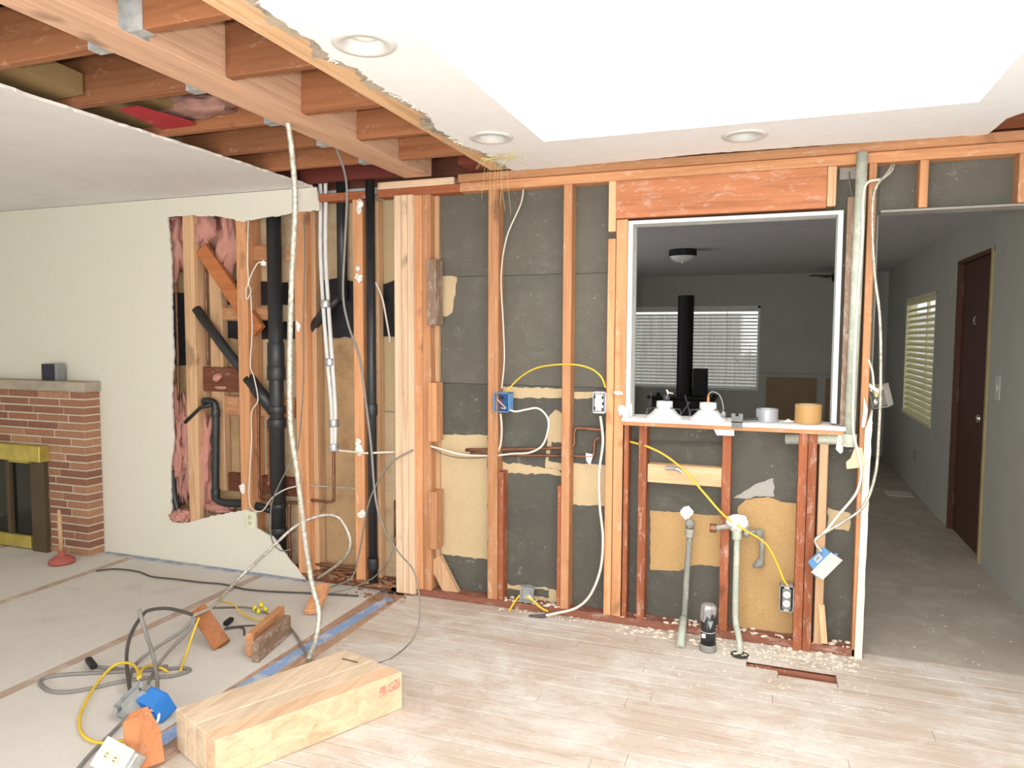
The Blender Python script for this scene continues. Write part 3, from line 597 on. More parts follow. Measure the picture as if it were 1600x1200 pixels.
# ================================================================== THINGS
# ---- glulam beam
gb = thing('glulam_beam', 'long pale new glulam ceiling beam with steel hangers', 'beam', (-1.95, 2, 2.468))
gm = wood('glulam_ply', (214, 172, 142), 'Y', 0, .82, .6, .06)
for k in range(8): B().box(GX0, GX1, -2.15, 3.775, 2.468 + k * .038 + .0006, 2.468 + (k + 1) * .038).done('lamination', gm, gb, bev=.0015)
for side, ys_ in ((1, (1.715, 1.33)), (-1, (1.775, 2.185, 2.625, 3.005, 3.38))):
    for y in ys_:
        q = B(); x0, x1 = (GX1, GX1 + .06) if side > 0 else (GX0 - .06, GX0)
        q.box(x0, x1, y - .002, y + .042, 2.470, 2.4735); q.box(x0, x1, y - .0035, y - .0015, 2.47, 2.60); q.box(x0, x1, y + .0415, y + .0435, 2.47, 2.60)
        xf = GX1 + .001 if side > 0 else GX0 - .003
        q.box(xf, xf + .002, y - .035, y - .002, 2.47, 2.61); q.box(xf, xf + .002, y + .042, y + .075, 2.47, 2.61)
        h = q.done('joist_hanger', galv_m, gb, 'galvanised steel joist hanger')
# ---- recessed lights
can_lab = ['white recessed ceiling light nearest the camera, beside the broken ceiling edge', 'white recessed ceiling light above the dangling fibreglass strands', 'white recessed ceiling light above the pass-through header']
for (x, y), lb in zip(cans, can_lab):
    o = thing('recessed_light', lb, 'ceiling light', (x, y, 2.462), 'recessed ceiling lights')
    B().lathe([(.066, .004), (.097, 0), (.1, -.004), (.094, -.009), (.072, -.01), (.062, .0)], (x, y, 2.462), n=32, caps=False).done('trim_ring', plain('off_white_trim', (214, 212, 206), .5), o, smooth=True)
    B().lathe([(.064, 0), (.06, .05), (.052, .10), (.001, .102)], (x, y, 2.462), n=28, caps=False).done('baffle', white_m, o, smooth=True)
    B().lathe([(.01, .012), (.046, .02), (.052, .04), (.04, .08), (.01, .1)], (x, y, 2.462), n=24).done('bulb', plain('frosted_bulb', (246, 246, 240), .3), o, smooth=True)
# ---- fibreglass strands hanging from the torn edge
q = B(); p0 = fl(765, 246, 2.458)
for k in range(15):
    a = p0 + Vector((rng.uniform(-.05, .09), rng.uniform(-.03, .05), 0)); L = rng.uniform(.04, .3) if k % 3 else rng.uniform(.02, .06); sw = rng.uniform(-.05, .05)
    q.tube([a, a + Vector((sw * .4, 0, -L * .5)), a + Vector((sw, .01, -L))], .0007, 4, 3)
q.done('fibreglass_strands', plain('yellow_fibre', (216, 202, 146), .8), None, 'yellow fibreglass strands dangling from the torn ceiling corner', 'insulation', kind='stuff')
q = B()
for k in range(16):
    a = p0 + Vector((rng.uniform(-.05, .16), rng.uniform(-.06, .04), -.003)); q.tube([a, a + Vector((rng.uniform(-.06, .06), rng.uniform(-.04, .04), rng.uniform(-.02, .004))), a + Vector((rng.uniform(-.1, .1), rng.uniform(-.06, .06), -.005))], .002, 4, 3)
q.done('fibreglass_tuft', plain('yellow_fibre', (216, 202, 146), .8), None, 'yellow fibreglass tuft stuck to the ceiling beside the recessed light', 'insulation', kind='stuff')

# ---- fireplace
FY = 3.655; FX1 = -4.468
fp = thing('brick_fireplace', 'red roman brick fireplace with pale mantel and brass firebox surround', 'fireplace', (-5.2, 3.72, 0))
fbx = X_(72, 790, FY); fbz = Z_(60, 700, FY); mz0, mz1 = Z_(120, 612, FY), Z_(120, 597, FY)
B().box(fbx + .01, FX1 - .006, FY + .005, 3.783, 0, mz0).box(-6.15, fbx + .01, FY + .005, 3.783, fbz, mz0).box(-6.15, fbx + .01, 3.77, 3.783, 0, fbz).done('mortar_core', mortar_m, fp)
me_cache = {}
def brick(x0, x1, z0, z1, y1=3.78):
    L = round(x1 - x0, 2); key = (L, round(y1, 2))
    o = B().box(x0, x1, FY + rng.uniform(-.003, .002), y1, z0, z1).done('brick', brick_m, fp, bev=.004); return o
nc = 21; ch = mz0 / nc
for k in range(nc):
    z0, z1 = k * ch + .006, (k + 1) * ch - .005; x = FX1; first = True
    lens = [(.30, .24, .16)[(k * 7) % 3]] + [.30] * 5 if k % 2 else [(.20, .14, .26)[(k * 5) % 3]] + [.30] * 5
    for L in lens:
        x0 = x - L
        lim = fbx if z0 < fbz - .01 else -6.1
        if x0 < lim: x0 = lim
        if x - x0 < .03: break
        brick(x0 + .005, x - .005 if not first else x, z0, z1, 3.78 if first else FY + .04); first = False; x = x0
        if x < -5.9: break
q = B().box(-6.15, FX1 + .012, FY - .015, 3.783, mz0, mz1).done('mantel', plain('pale_stone_mantel', (176, 164, 146), .9, var=.12), fp, bev=.004)
hx = X_(62, 710, 3.58); hz0, hz1 = Z_(50, 722, 3.58), Z_(50, 697, 3.58)
B().box(-6.0, hx, 3.575, FY, hz0, hz1).done('brass_hood', brass_m, fp, bev=.004)
B().box(X_(50, 790, 3.63), X_(72, 790, 3.63), 3.625, FY + .02, 0, hz0).done('side_panel', bronze_m, fp)
B().box(-6.0, X_(50, 790, 3.64), 3.66, 3.67, .09, hz0).done('glass_door', glassblk_m, fp)
B().box(X_(12, 790, 3.64), X_(18, 790, 3.64), 3.635, 3.66, .09, hz0).done('door_frame', bronze_m, fp); B().box(X_(13, 726, 3.6), X_(44, 726, 3.6), 3.6, 3.63, hz0 - .018, hz0).done('brass_clip', brass_m, fp)
B().box(-6.0, X_(50, 850, 3.64), 3.63, 3.66, .01, .10).done('brass_sill', brass_m, fp, bev=.003)
dv = thing('desk_clock', 'small dark square box with grey side on the mantel', 'box', at(76, 594, 3.70))
x0, x1 = X_(65, 580, 3.69), X_(88, 580, 3.69); z0, z1 = mz1 + .001, Z_(70, 568, 3.69)
B().box(x0, x1, 3.692, 3.76, z0, z1).done('casing', plain('grey_casing', (138, 138, 136), .5), dv, bev=.004); B().box(x0 + .003, x1 - .02, 3.687, 3.692, z0 + .004, z1 - .004).done('face', plain('dark_face', (48, 46, 62), .3), dv)
# plunger
p = fl(97, 880); p.z = 0.001
pg = thing('plunger', 'wooden-handled red rubber plunger standing beside the brick fireplace', 'plunger', p)
B().lathe([(.078, 0), (.082, .012), (.075, .03), (.045, .05), (.022, .058), (.02, .085), (.012, .088)], p, n=24).done('cup', red_m, pg, smooth=True)
B().lathe([(.014, .08), (.0135, .2), (.010, .36), (.004, .37)], p + Vector((0, 0, 0)), (-.03, .0, 1), 12).done('handle', pale('Z'), pg, smooth=True)
# outlet left on the plaster
o = thing('wall_outlet', 'ivory duplex outlet on the torn edge of the cream drywall', 'outlet', at(391, 828, 3.78))
a, b_ = at(383.5, 798, 3.78), at(399, 827, 3.78); B().box(a.x, b_.x, 3.777, 3.784, b_.z, a.z).done('cover_plate', ivory_m, o, bev=.002)
def duplex(o, c, s=1.0, m=ivory_m, dz=.019):
    dk = plain('slot_black', (30, 28, 26), .6)
    for k in (-1, 1):
        f = B().lathe([(.0145 * s, 0), (.0145 * s, .003), (.012 * s, .004)], c + Vector((0, 0, k * dz * s)), (0, -1, 0), 16).done('receptacle', m, o)
        B().box(c.x - .006 * s, c.x - .004 * s, c.y - .0047, c.y - .003, c.z + k * dz * s - .002, c.z + k * dz * s + .005).box(c.x + .004 * s, c.x + .006 * s, c.y - .0047, c.y - .003, c.z + k * dz * s - .002, c.z + k * dz * s + .005).done('slots', dk, f)
m_ = (a + b_) / 2; duplex(o, Vector((m_.x, 3.777, m_.z)), 1.0, plain('ivory_insert', (206, 200, 172), .5))

# ---- plumbing
def vert(px, py0, py1, Y): a = at(px, py0, Y); return a, Vector((a.x, Y, at(px, py1, Y).z))
def pipe(pts, r, name, m, par, n=14, **k): return B().tube(pts, r, n, 5, **k).done(name, m, par, smooth=True)
def coll(p, r, h, name, m, par, axis=(0, 0, 1), lab=None): return B().lathe([(r * .96, -h / 2), (r, -h / 2 + .004), (r, h / 2 - .004), (r * .96, h / 2)], p, axis, 20).done(name, m, par, lab, smooth=True)
Yp = 3.845; xs = X_(432, 600, Yp)
ws = thing('waste_stack', 'thick black plastic soil stack in the open plumbing wall', 'pipe', (xs, Yp, .04))
pipe([(xs, Yp, .045), (xs, Yp, 2.42)], .046, 'pipe', black_m, ws, 20, smooth=False)
for y, h, r in ((555, .16, .054), (583, .09, .058), (640, .05, .055), (661, .06, .058), (790, .03, .05), (828, .04, .052)): coll(Vector((xs, Yp, Z_(432, y, Yp))), r, h, 'coupling', black_m, ws)
pipe([at(307, 483, Yp - .02), at(352, 545, Yp - .02), at(390, 592, Yp - .01), at(432, 645, Yp)], .032, 'branch_pipe', black_m, ws, smooth=False)
pipe([at(388, 590, Yp - .012), at(428, 642, Yp)], .042, 'branch_fitting', black_m, ws, smooth=False)
dp = thing('drain_pipe', 'bent black drain pipe between the pink insulation batts', 'pipe', at(337, 785, 3.83))
pipe([at(318, 627, 3.82), at(331, 628, 3.825), at(337, 640, 3.83), at(337, 700, 3.83), at(337, 768, 3.83), at(341, 782, 3.835), at(356, 786, 3.84), at(388, 787, 3.85), at(424, 797, 3.855)], .025, 'pipe', black_m, dp)
pipe([at(332, 632, 3.80), at(313, 637, 3.80), at(289, 660, 3.79)], .013, 'cut_stub', black_m, dp, 8, smooth=False)
for a in (645, 770): coll(at(337, a, 3.83), .03, .05, 'coupling', black_m, dp)
o = pipe([at(270, 735, 3.82), at(272, 770, 3.82), at(279, 802, 3.82)], .02, 'hose_end', black_m, None, 10); tag(o, 'short black hose end at the left edge of the wall hole', 'hose')
vp = thing('vent_pipe', 'black vent pipe behind the top plate with a slanting arm', 'pipe', at(532, 520, 3.89))
a, b_ = vert(533, 255, 450, 3.895); pipe([a, Vector((a.x, 3.895, Z_(533, 470, 3.895)))], .032, 'pipe', black_m, vp, smooth=False); pipe([at(533, 462, 3.895), at(515, 478, 3.88), at(480, 522, 3.87)], .03, 'arm', black_m, vp, smooth=False)
xr = X_(580.5, 600, 3.80); rv = thing('vent_pipe', 'tall thin black vent pipe from floor to joists beside the pale post', 'pipe', (xr, 3.80, .04))
pipe([(xr, 3.80, .045), (xr, 3.80, 2.62)], .0275, 'pipe', black_m, rv, smooth=False)
for y in (640, 880): coll(Vector((xr, 3.80, Z_(580, y, 3.8))), .034, .07, 'coupling', black_m, rv)
# white supply tubes
wt = thing('supply_tubes', 'pair of white plastic supply tubes taped together on the open studs', 'pipe', at(521, 700, 3.80))
for dx in (-4.0, 4.0):
    pipe([at(504 + dx * 1.05, 262, 3.84), at(505 + dx, 312, 3.84), at(505 + dx, 400, 3.83), at(510 + dx, 490, 3.81), at(516 + dx * .9, 570, 3.80), at(521 + dx * .7, 640, 3.80), at(521 + dx * .5, 700, 3.80)], .0125, 'tube', white_m, wt, 10)
for a, b_ in ((508.5, 475), (515, 566), (521.5, 661), (521.5, 699)): coll(at(a, b_, 3.80), .031, .045, 'tape_band', foil_m, wt, (-.06, 0, 1))
pipe([at(521.5, 702, 3.81), at(521.5, 774, 3.81), at(519.5, 782, 3.815), at(512, 784, 3.82), at(484, 781, 3.83)], .010, 'copper_end', copper_m, wt, 10)
cp = thing('copper_pipes', 'thin tarnished copper riser at the left end of the wall hole', 'pipe', at(276, 640, 3.86)); pipe([at(274, 420, 3.87), at(277, 520, 3.87), at(279, 625, 3.86)], .009, 'pipe', copper_m, cp, 8)
cp = thing('copper_pipes', 'thin tarnished copper riser under the orange diagonal brace', 'pipe', at(324, 565, 3.87)); pipe([at(321, 415, 3.88), at(323, 500, 3.88), at(325, 570, 3.88)], .008, 'pipe', copper_m, cp, 8)
cp = thing('copper_pipes', 'copper riser pair left of the thick black stack with a low manifold', 'pipe', at(405, 775, 3.87))
pipe([at(403, 618, 3.875), at(404, 700, 3.875), at(405, 768, 3.875), at(412, 776, 3.875), at(440, 780, 3.875)], .010, 'pipe', copper_m, cp, 8); pipe([at(419, 657, 3.88), at(420, 720, 3.88), at(421, 762, 3.88)], .010, 'pipe', copper_m, cp, 8)
coll(at(420, 755, 3.88), .018, .03, 'valve', copper_m, cp); coll(at(403, 740, 3.875), .014, .02, 'union', copper_m, cp)
pipe([at(385, 772, 3.89), at(430, 783, 3.89), at(470, 786, 3.89)], .012, 'manifold', copper_m, cp, 8); pipe([at(452, 786, 3.87), at(452, 830, 3.87), at(453, 880, 3.87)], .011, 'pipe', copper_m, cp, 8)
cp = thing('copper_pipes', 'low corroded copper pipes along the sole plate of the plumbing wall', 'pipe', at(520, 890, 3.86)); pipe([at(470, 878, 3.87), at(520, 884, 3.87), at(560, 888, 3.87)], .014, 'pipe', copper_m, cp, 8); pipe([at(472, 890, 3.85), at(520, 896, 3.85), at(556, 894, 3.85)], .014, 'pipe', copper_m, cp, 8)
cp = thing('copper_pipes', 'copper supply pipes running between the kitchen studs', 'pipe', at(830, 712, 3.86))
pipe([at(728, 703, 3.865), at(800, 702, 3.865), at(870, 700, 3.865), at(890, 699, 3.865), at(897, 694, 3.865), at(897, 680, 3.865), at(899, 671, 3.865), at(906, 669, 3.865), at(945, 672, 3.865)], .010, 'pipe', copper_m, cp, 8)
pipe([at(735, 708, 3.868), at(800, 711, 3.868), at(880, 712, 3.868), at(922, 713, 3.868), at(928, 706, 3.868), at(930, 688, 3.868), at(940, 683, 3.868)], .009, 'pipe', copper_m, cp, 8)
B().prism([at(915, 708, 3.86), at(927, 710, 3.86), at(922, 727, 3.86), at(916, 720, 3.86)], (0, .004, 0)).done('solder_tag', foam_m, cp)
o = pipe([at(990, 688, 3.868), at(1030, 691, 3.868), at(1100, 693, 3.868), at(1143, 694, 3.868)], .005, 'wire_run', cord_dark, None, 6); tag(o, 'dark thin wire strung behind the short studs under the sill', 'wire')
o = pipe([at(617, 782, 3.86), at(617, 852, 3.86)], .007, 'copper_stub', copper_m, None, 8, smooth=False); tag(o, 'short brown copper stub beside the pale post near the floor', 'pipe')
# galvanised risers under the sill
def fitting(p, r, par, name='fitting'): return B().ball(p, (r, r, r * 1.1), .15, 4, 2, p.x * 9).done(name, pipe_m, par, smooth=True)
r1 = thing('gas_riser', 'grey steel riser pipe with a capped top left of the black floor stub', 'pipe', at(1066, 1005, 3.74))
pipe([fl(1064, 1012) + Vector((0, 0, -.01)), at(1066, 985, 3.70), at(1068, 968, 3.76), at(1070, 955, 3.79), at(1073, 900, 3.80), at(1078, 836, 3.80)], .0155, 'pipe', pipe_m, r1, 12)
coll(at(1077.5, 832, 3.80), .024, .045, 'fitting', pipe_m, r1); fitting(at(1078, 818, 3.795), .026, r1, 'cap'); pipe([fl(1063, 1012) + Vector((0, 0, .001)), at(1068, 966, 3.758)], .021, 'sleeve', green_m, r1, 10, smooth=False)
r2 = thing('water_riser', 'pale steel riser with a tee in front of the brown fibreboard', 'pipe', at(1150, 1000, 3.74))
pipe([fl(1156, 1022) + Vector((0, 0, -.02)), at(1155, 1000, 3.70), at(1150, 975, 3.77), at(1149, 950, 3.785), at(1150, 900, 3.785), at(1152, 832, 3.785)], .0155, 'pipe', green_m, r2, 12)
coll(at(1151.5, 835, 3.785), .024, .05, 'coupling', green_m, r2); B().ball(at(1152, 817, 3.77), (.05, .02, .04), .5, 5, 3, 5).done('mortar_lump', foam_m, r2, smooth=True)
pipe([at(1112, 825, 3.765), at(1128, 824, 3.765), at(1160, 818, 3.77)], .014, 'tee_arm', pipe_m, r2, 10); coll(at(1114, 825, 3.765), .022, .03, 'cap', copper_m, r2, (1, .0, 0))
r3 = thing('drain_elbow', 'rusty steel double elbow sticking out of the brown fibreboard', 'pipe', at(1187, 885, 3.86))
pipe([at(1162, 833, 3.86), at(1178, 831, 3.85), at(1188, 834, 3.85), at(1190, 848, 3.85), at(1190, 872, 3.85), at(1187, 882, 3.85), at(1178, 884, 3.83)], .013, 'pipe', pipe_m, r3, 10)
fitting(at(1186, 834, 3.85), .026, r3); fitting(at(1187, 880, 3.85), .024, r3); coll(at(1166, 832, 3.855), .022, .025, 'collar', galv_m, r3, (1, 0, 0)); coll(at(1165, 824, 3.84), .014, .03, 'nut', galv_m, r3)
p = fl(1106, 1016); o = thing('floor_stub', 'short black pipe stub with silver foil top standing on the floorboards', 'pipe', (p.x, p.y, 0))
top = at(1108, 948, p.y).z
pipe([(p.x, p.y, .03), (p.x, p.y, top - .02)], .036, 'pipe', black_m, o, 20, smooth=False); coll(p + Vector((0, 0, .018)), .042, .035, 'floor_collar', pipe_m, o); coll(p + Vector((0, 0, .10)), .0372, .005, 'band', white_m, o)
B().lathe([(.0385, -.07), (.04, -.03), (.0395, 0), (.03, .012), (.006, .016)], (p.x, p.y, top), (.06, -.05, 1), 9).done('foil_cap', foil_m, o); B().prism([Vector((p.x - .028 + .018 * i, p.y - .0375 + (.004 if i in (0, 1) else 0) * 0, z)) for i, z in ((0, .075), (1, .075), (1, .095), (0, .095))], (0, .004, 0)).done('sticker', white_m, o)
B().prism([Vector((p.x + .0, p.y - .0395, top - .06)), Vector((p.x + .026, p.y - .03, top - .06)), Vector((p.x + .012, p.y - .037, top - .10))], (0, .003, 0)).done('foil_tail', foil_m, o)
p = fl(1156, 1024); B().lathe([(.044, .0), (.046, .003), (.03, .004), (.02, .002)], p, (0, 0, 1), 20).done('floor_flange', plain('hole_dark', (66, 62, 58), .8), None, 'dark round flange standing in for the hole at the riser foot on the floorboards', 'flange', smooth=True)  # flat dark disc drawn for the open hole around the pipe
# pale green conduit right of the opening
xg = X_(1345, 250, 3.775); gp = thing('vent_conduit', 'tall pale green painted conduit right of the pass-through', 'pipe', (xg, 3.775, 1.1))
pipe([(xg + .006, 3.775, 2.42), (xg, 3.775, 1.7), (xg - .006, 3.775, 1.09)], .0245, 'pipe', green_m, gp, smooth=False); coll(Vector((xg - .006, 3.775, 1.07)), .033, .06, 'hub', green_m, gp)
pipe([Vector((xg - .006, 3.775, 1.06)), at(1312, 686, 3.80), at(1228, 686, 3.84)], .027, 'side_arm', green_m, gp, smooth=False)
B().box(X_(1312, 260, 3.885), X_(1337, 260, 3.885), 3.87, 3.889, Z_(1325, 281, 3.885), Z_(1325, 258, 3.885)).done('tape_patch', patchy('grey_patch', (160, 156, 146), (190, 186, 176)), wb)

# ---- electrical boxes on the studs
def obox(par, c, sx, sy, sz, m, name='box_shell', t_=.003, R=None):
    """open-fronted box, open towards -Y; c is the centre of the opening"""
    b = B(); x, y, z = sx / 2, sy, sz / 2
    for q in ((-x, x, y - t_, y, -z, z), (-x, -x + t_, 0, y, -z, z), (x - t_, x, 0, y, -z, z), (-x, x, 0, y, -z, -z + t_), (-x, x, 0, y, z - t_, z)): b.box(*q)
    for v in b.b.verts: v.co = (R @ v.co if R else v.co) + Vector(c)
    return b.done(name, m, par)
def tb(par, c, R, q, name, m, lab=None, bev=0):
    b = B().box(*q)
    for v in b.b.verts: v.co = R @ v.co + Vector(c)
    return b.done(name, m, par, lab, bev=bev)
c = at(783, 629, 3.765); o = thing('switch_box', 'blue plastic electrical box with loose wires on the kitchen stud', 'box', c)
obox(o, c, .092, .075, .108, blue2_m); tb(o, c, Matrix.Identity(3), (-.043, .043, .066, .071, -.05, .05), 'box_back', plain('deep_blue', (60, 110, 160), .5))
for k, (m, d) in enumerate(((copper_m, .0), (black_m, .012), (cord_white, -.012), (plain('red_wire', (190, 60, 50), .5), .006))):
    B().tube([c + Vector((-.025 + d, .06, .03)), c + Vector((-.01 + d, .01, .012)), c + Vector((.012 - d, .012, -.02 + d)), c + Vector((-.012, .02, -.03))], .0024, 6, 5).done('wire', m, o)
c = at(936, 629, 3.77); o = thing('outlet_box', 'white-fronted device box beside the pass-through stud', 'box', c)
obox(o, c, .068, .06, .115, plain('pale_box', (206, 212, 222), .5)); tb(o, c, Matrix.Identity(3), (-.024, .024, -.006, .02, -.045, .045), 'device', white_m, bev=.003); 
for z in (-.053, .053): tb(o, c, Matrix.Identity(3), (-.03, .03, -.004, 0, z - .005, z + .005), 'mounting_ear', galv_m)
for x, z in ((-.022, .03), (.02, .028), (.022, -.005), (-.022, -.03), (.02, -.035)): tb(o, c, Matrix.Identity(3), (x - .004, x + .004, -.008, -.004, z - .008, z + .008), 'terminal', plain('slot_black', (30, 28, 26), .6))
c = at(1229, 936, 3.775); o = thing('outlet_box', 'steel outlet box with white duplex receptacle on the red stud', 'box', c)
obox(o, c, .066, .06, .13, galv_m); tb(o, c, Matrix.Identity(3), (-.03, .03, .05, .056, -.06, .06), 'box_back', plain('dark_inside', (70, 70, 68), .6)); tb(o, c, Matrix.Identity(3), (-.02, .02, -.003, .03, -.05, .05), 'yoke', plain('grey_yoke', (128, 128, 124), .5)); duplex(o, c + Vector((0, -.003, 0)), 1.2, white_m)
for z in (.056, -.056): tb(o, c, Matrix.Identity(3), (-.012, .012, -.003, 0, z - .008, z + .008), 'mounting_ear', galv_m)
c = at(823, 930, 3.80); o = thing('junction_box', 'small grey steel junction box low on the wall with yellow wires', 'box', c)
R = Matrix.Rotation(.25, 3, 'Z') @ Matrix.Rotation(.1, 3, 'Y'); obox(o, c, .075, .05, .085, galv_m, R=R)
for pts, m in (([(822, 932), (832, 938), (846, 950), (856, 955)], cord_yel), ([(812, 930), (803, 942), (796, 955), (792, 968)], cord_yel), ([(826, 930), (838, 944), (850, 953)], cord_white)):
    P = [at(x, y, 3.79 - .012 * i) for i, (x, y) in enumerate(pts)]; B().tube(P, .006, 8).done('wire', m, o, smooth=True)
c = at(1289, 882, 3.70); o = thing('hanging_switch', 'blue box with blank white cover plate dangling by its cables', 'box', c)
# frame of the dangling box: plate long axis runs down to the right
u = (at(1316, 873, 3.70) - at(1268, 892, 3.70)).normalized(); u = (at(1297, 864, 3.70) - at(1268, 893, 3.70)).normalized(); nrm = Vector((.25, -.80, -.45)); nrm = (nrm - u * nrm.dot(u)).normalized(); vv = nrm.cross(u).normalized()
if vv.z > 0: vv = -vv
R = Matrix((u, -nrm, -vv)).transposed(); pc = (at(1297, 864, 3.70) + at(1285, 904, 3.70) + at(1268, 893, 3.70) + at(1316, 876, 3.70)) / 4
tb(o, pc, R, (-.068, .068, -.006, 0, -.042, .042), 'cover_plate', white_m, bev=.003); tb(o, pc, R, (-.055, .055, .0, .07, -.03, .034), 'box_shell', blue2_m, bev=.004); tb(o, pc, R, (-.018, .018, .018, .052, .034, .0352), 'paper_label', white_m)
for k in range(6): tb(o, pc, R, (-.012 + k * .004, -.010 + k * .004, .026, .044, .0352, .0357), 'label_bars', plain('print_grey', (90, 90, 90), .7))
for s_ in (-1, 1): tb(o, pc, R, (s_ * .066 - .01, s_ * .066 + .01, .004, .012, -.006, .006), 'mounting_ear', blue2_m)
c = at(1372, 620, 3.83); o = thing('wrapped_box', 'clear wrapped switch box hanging at the doorway edge by the last stud', 'box', c)
R = Matrix.Rotation(-.25, 3, 'Y') @ Matrix.Rotation(-.5, 3, 'Z'); obox(o, c, .075, .06, .11, plain('grey_box', (150, 146, 138), .5), R=R)
for k in range(7): B().ball(c + R @ Vector((rng.uniform(-.025, .03), -.002, rng.uniform(-.045, .045))), (.012, .012, .016), .8, 5, 1, k).done('crumpled_wrap', foil_m if k % 2 else plain('pale_yellow_wrap', (214, 206, 150), .4), o)
tb(o, c + Vector((-.02, -.02, .04)), R @ Matrix.Rotation(.8, 3, 'Y'), (-.035, .035, 0, .004, -.008, .008), 'white_tab', white_m)
pp = [(1336, 698), (1347, 700), (1353, 728), (1340, 731), (1323, 733), (1322, 722), (1329, 716)]
B().prism([at(a, b, 3.74) for a, b in pp], (0, .003, 0)).done('paper_scrap', patchy('beige_paper', (214, 192, 160), (200, 176, 144)), None, 'torn beige paper scrap caught on the cables beside the doorway', 'paper')

# ---- cables on the wall and hanging from the joists
def cable(pts, r, name, m, label, cat='cable', n=8, group=None):
    """pts: (px, py, Y) in a hanging or wall-hugging plane at depth Y, or Vectors"""
    P = [p if isinstance(p, Vector) else at(*p) for p in pts]
    return B().tube(P, r, n, 6).done(name, m, None, label, cat, group, smooth=True)
YF_ = 3.775
cable([(818, 290, 3.86), (814, 318, 3.85), (792, 370, 3.84), (783, 430, 3.83), (786, 500, 3.83), (788, 560, 3.82), (784, 607, 3.80)], .0042, 'cable', cord_white, 'white cable running down the felt to the blue switch box')
cable([(792, 612, 3.79), (810, 592, 3.78), (836, 576, 3.77), (868, 570, 3.765), (900, 570, 3.765), (925, 577, 3.77), (940, 590, 3.77), (946, 606, 3.775)], .0048, 'cable', cord_yel, 'yellow cable arched between the blue box and the white device box')
cable([(795, 640, 3.79), (806, 643, 3.79), (822, 640, 3.79), (840, 638, 3.79), (854, 650, 3.79), (857, 668, 3.79), (848, 695, 3.80), (828, 707, 3.81), (800, 709, 3.82), (776, 712, 3.82)], .0058, 'cable', cord_white, 'white cable looped in a wide bow under the blue box')
cable([(782, 646, 3.80), (784, 670, 3.81), (782, 695, 3.82), (776, 711, 3.83)], .0058, 'cable', cord_white, 'short white cable dropping straight below the blue box')
cable([(673, 697, 3.79), (690, 702, 3.80), (720, 710, 3.83), (750, 712, 3.84), (762, 712, 3.85)], .0062, 'cable', cord_white, 'white cable leaving the post through the first kitchen bay')
cable([(674, 701, 3.80), (700, 712, 3.83), (730, 716, 3.85), (760, 714, 3.86)], .0022, 'wire', cord_dark, 'thin dark wire sagging beside the white cable in the first bay', 'wire')
cable([(938, 650, 3.79), (942, 690, 3.785), (936, 740, 3.785), (937, 790, 3.785), (942, 840, 3.78), (938, 890, 3.78), (922, 930, 3.77), (900, 950, 3.76), (870, 958, 3.745), (845, 963, 3.735)], .0072, 'cable', cord_white, 'long white cable hanging from the white device box to the sole plate')
B().tube([at(827, 963, 3.73), at(842, 963, 3.73), at(853, 962, 3.735)], .011, 8).done('cable_end', cord_dark, None, 'dark stripped cable end lying on the sole plate below the blue box', 'cable')
cable([(984, 690, 3.83), (1012, 698, 3.80), (1040, 712, 3.775), (1070, 736, 3.77), (1098, 768, 3.765), (1130, 804, 3.76), (1160, 826, 3.755), (1195, 848, 3.77), (1213, 878, 3.775), (1224, 905, 3.78), (1231, 915, 3.785)], .0056, 'cable', cord_yel, 'yellow cable slanting under the sill to the steel outlet box')
B().tube([at(1040, 731, 3.80), at(1058, 733, 3.79), at(1066, 738, 3.79)], .012, 8).done('cable_clamp', foil_m, None, 'silver cable clamp fixed on the short horizontal block', 'clamp')
cable([(1398, 252, 3.86), (1392, 268, 3.80), (1370, 290, 3.77), (1363, 330, 3.77), (1366, 420, 3.77), (1375, 500, 3.775), (1376, 600, 3.775), (1373, 680, 3.775), (1368, 740, 3.775), (1350, 790, 3.77), (1318, 815, 3.75), (1293, 830, 3.73), (1275, 842, 3.71), (1276, 852, 3.705), (1284, 862, 3.70)], .0068, 'cable', bx_m, 'long armoured cable looping down past the doorway to the dangling box')
cable([(1398, 252, 3.87), (1380, 278, 3.79), (1356, 285, 3.765), (1349, 310, 3.75), (1347, 380, 3.748), (1338, 500, 3.745), (1334, 600, 3.745), (1333, 670, 3.745), (1340, 705, 3.735), (1346, 735, 3.735), (1338, 770, 3.735), (1310, 805, 3.735), (1290, 830, 3.725), (1274, 843, 3.715)], .0062, 'cable', cord_white, 'white cable running down the pale green conduit to the dangling box')
cable([(1327, 268, 3.86), (1328, 290, 3.85), (1333, 312, 3.82)], .0035, 'wire', cord_grey, 'short grey wire hanging from the patch beside the conduit top', 'wire')
cable([(1357, 562, 3.80), (1363, 580, 3.80), (1365, 600, 3.81), (1366, 608, 3.82)], .005, 'cable', cord_white, 'short white pigtail above the clear wrapped box')
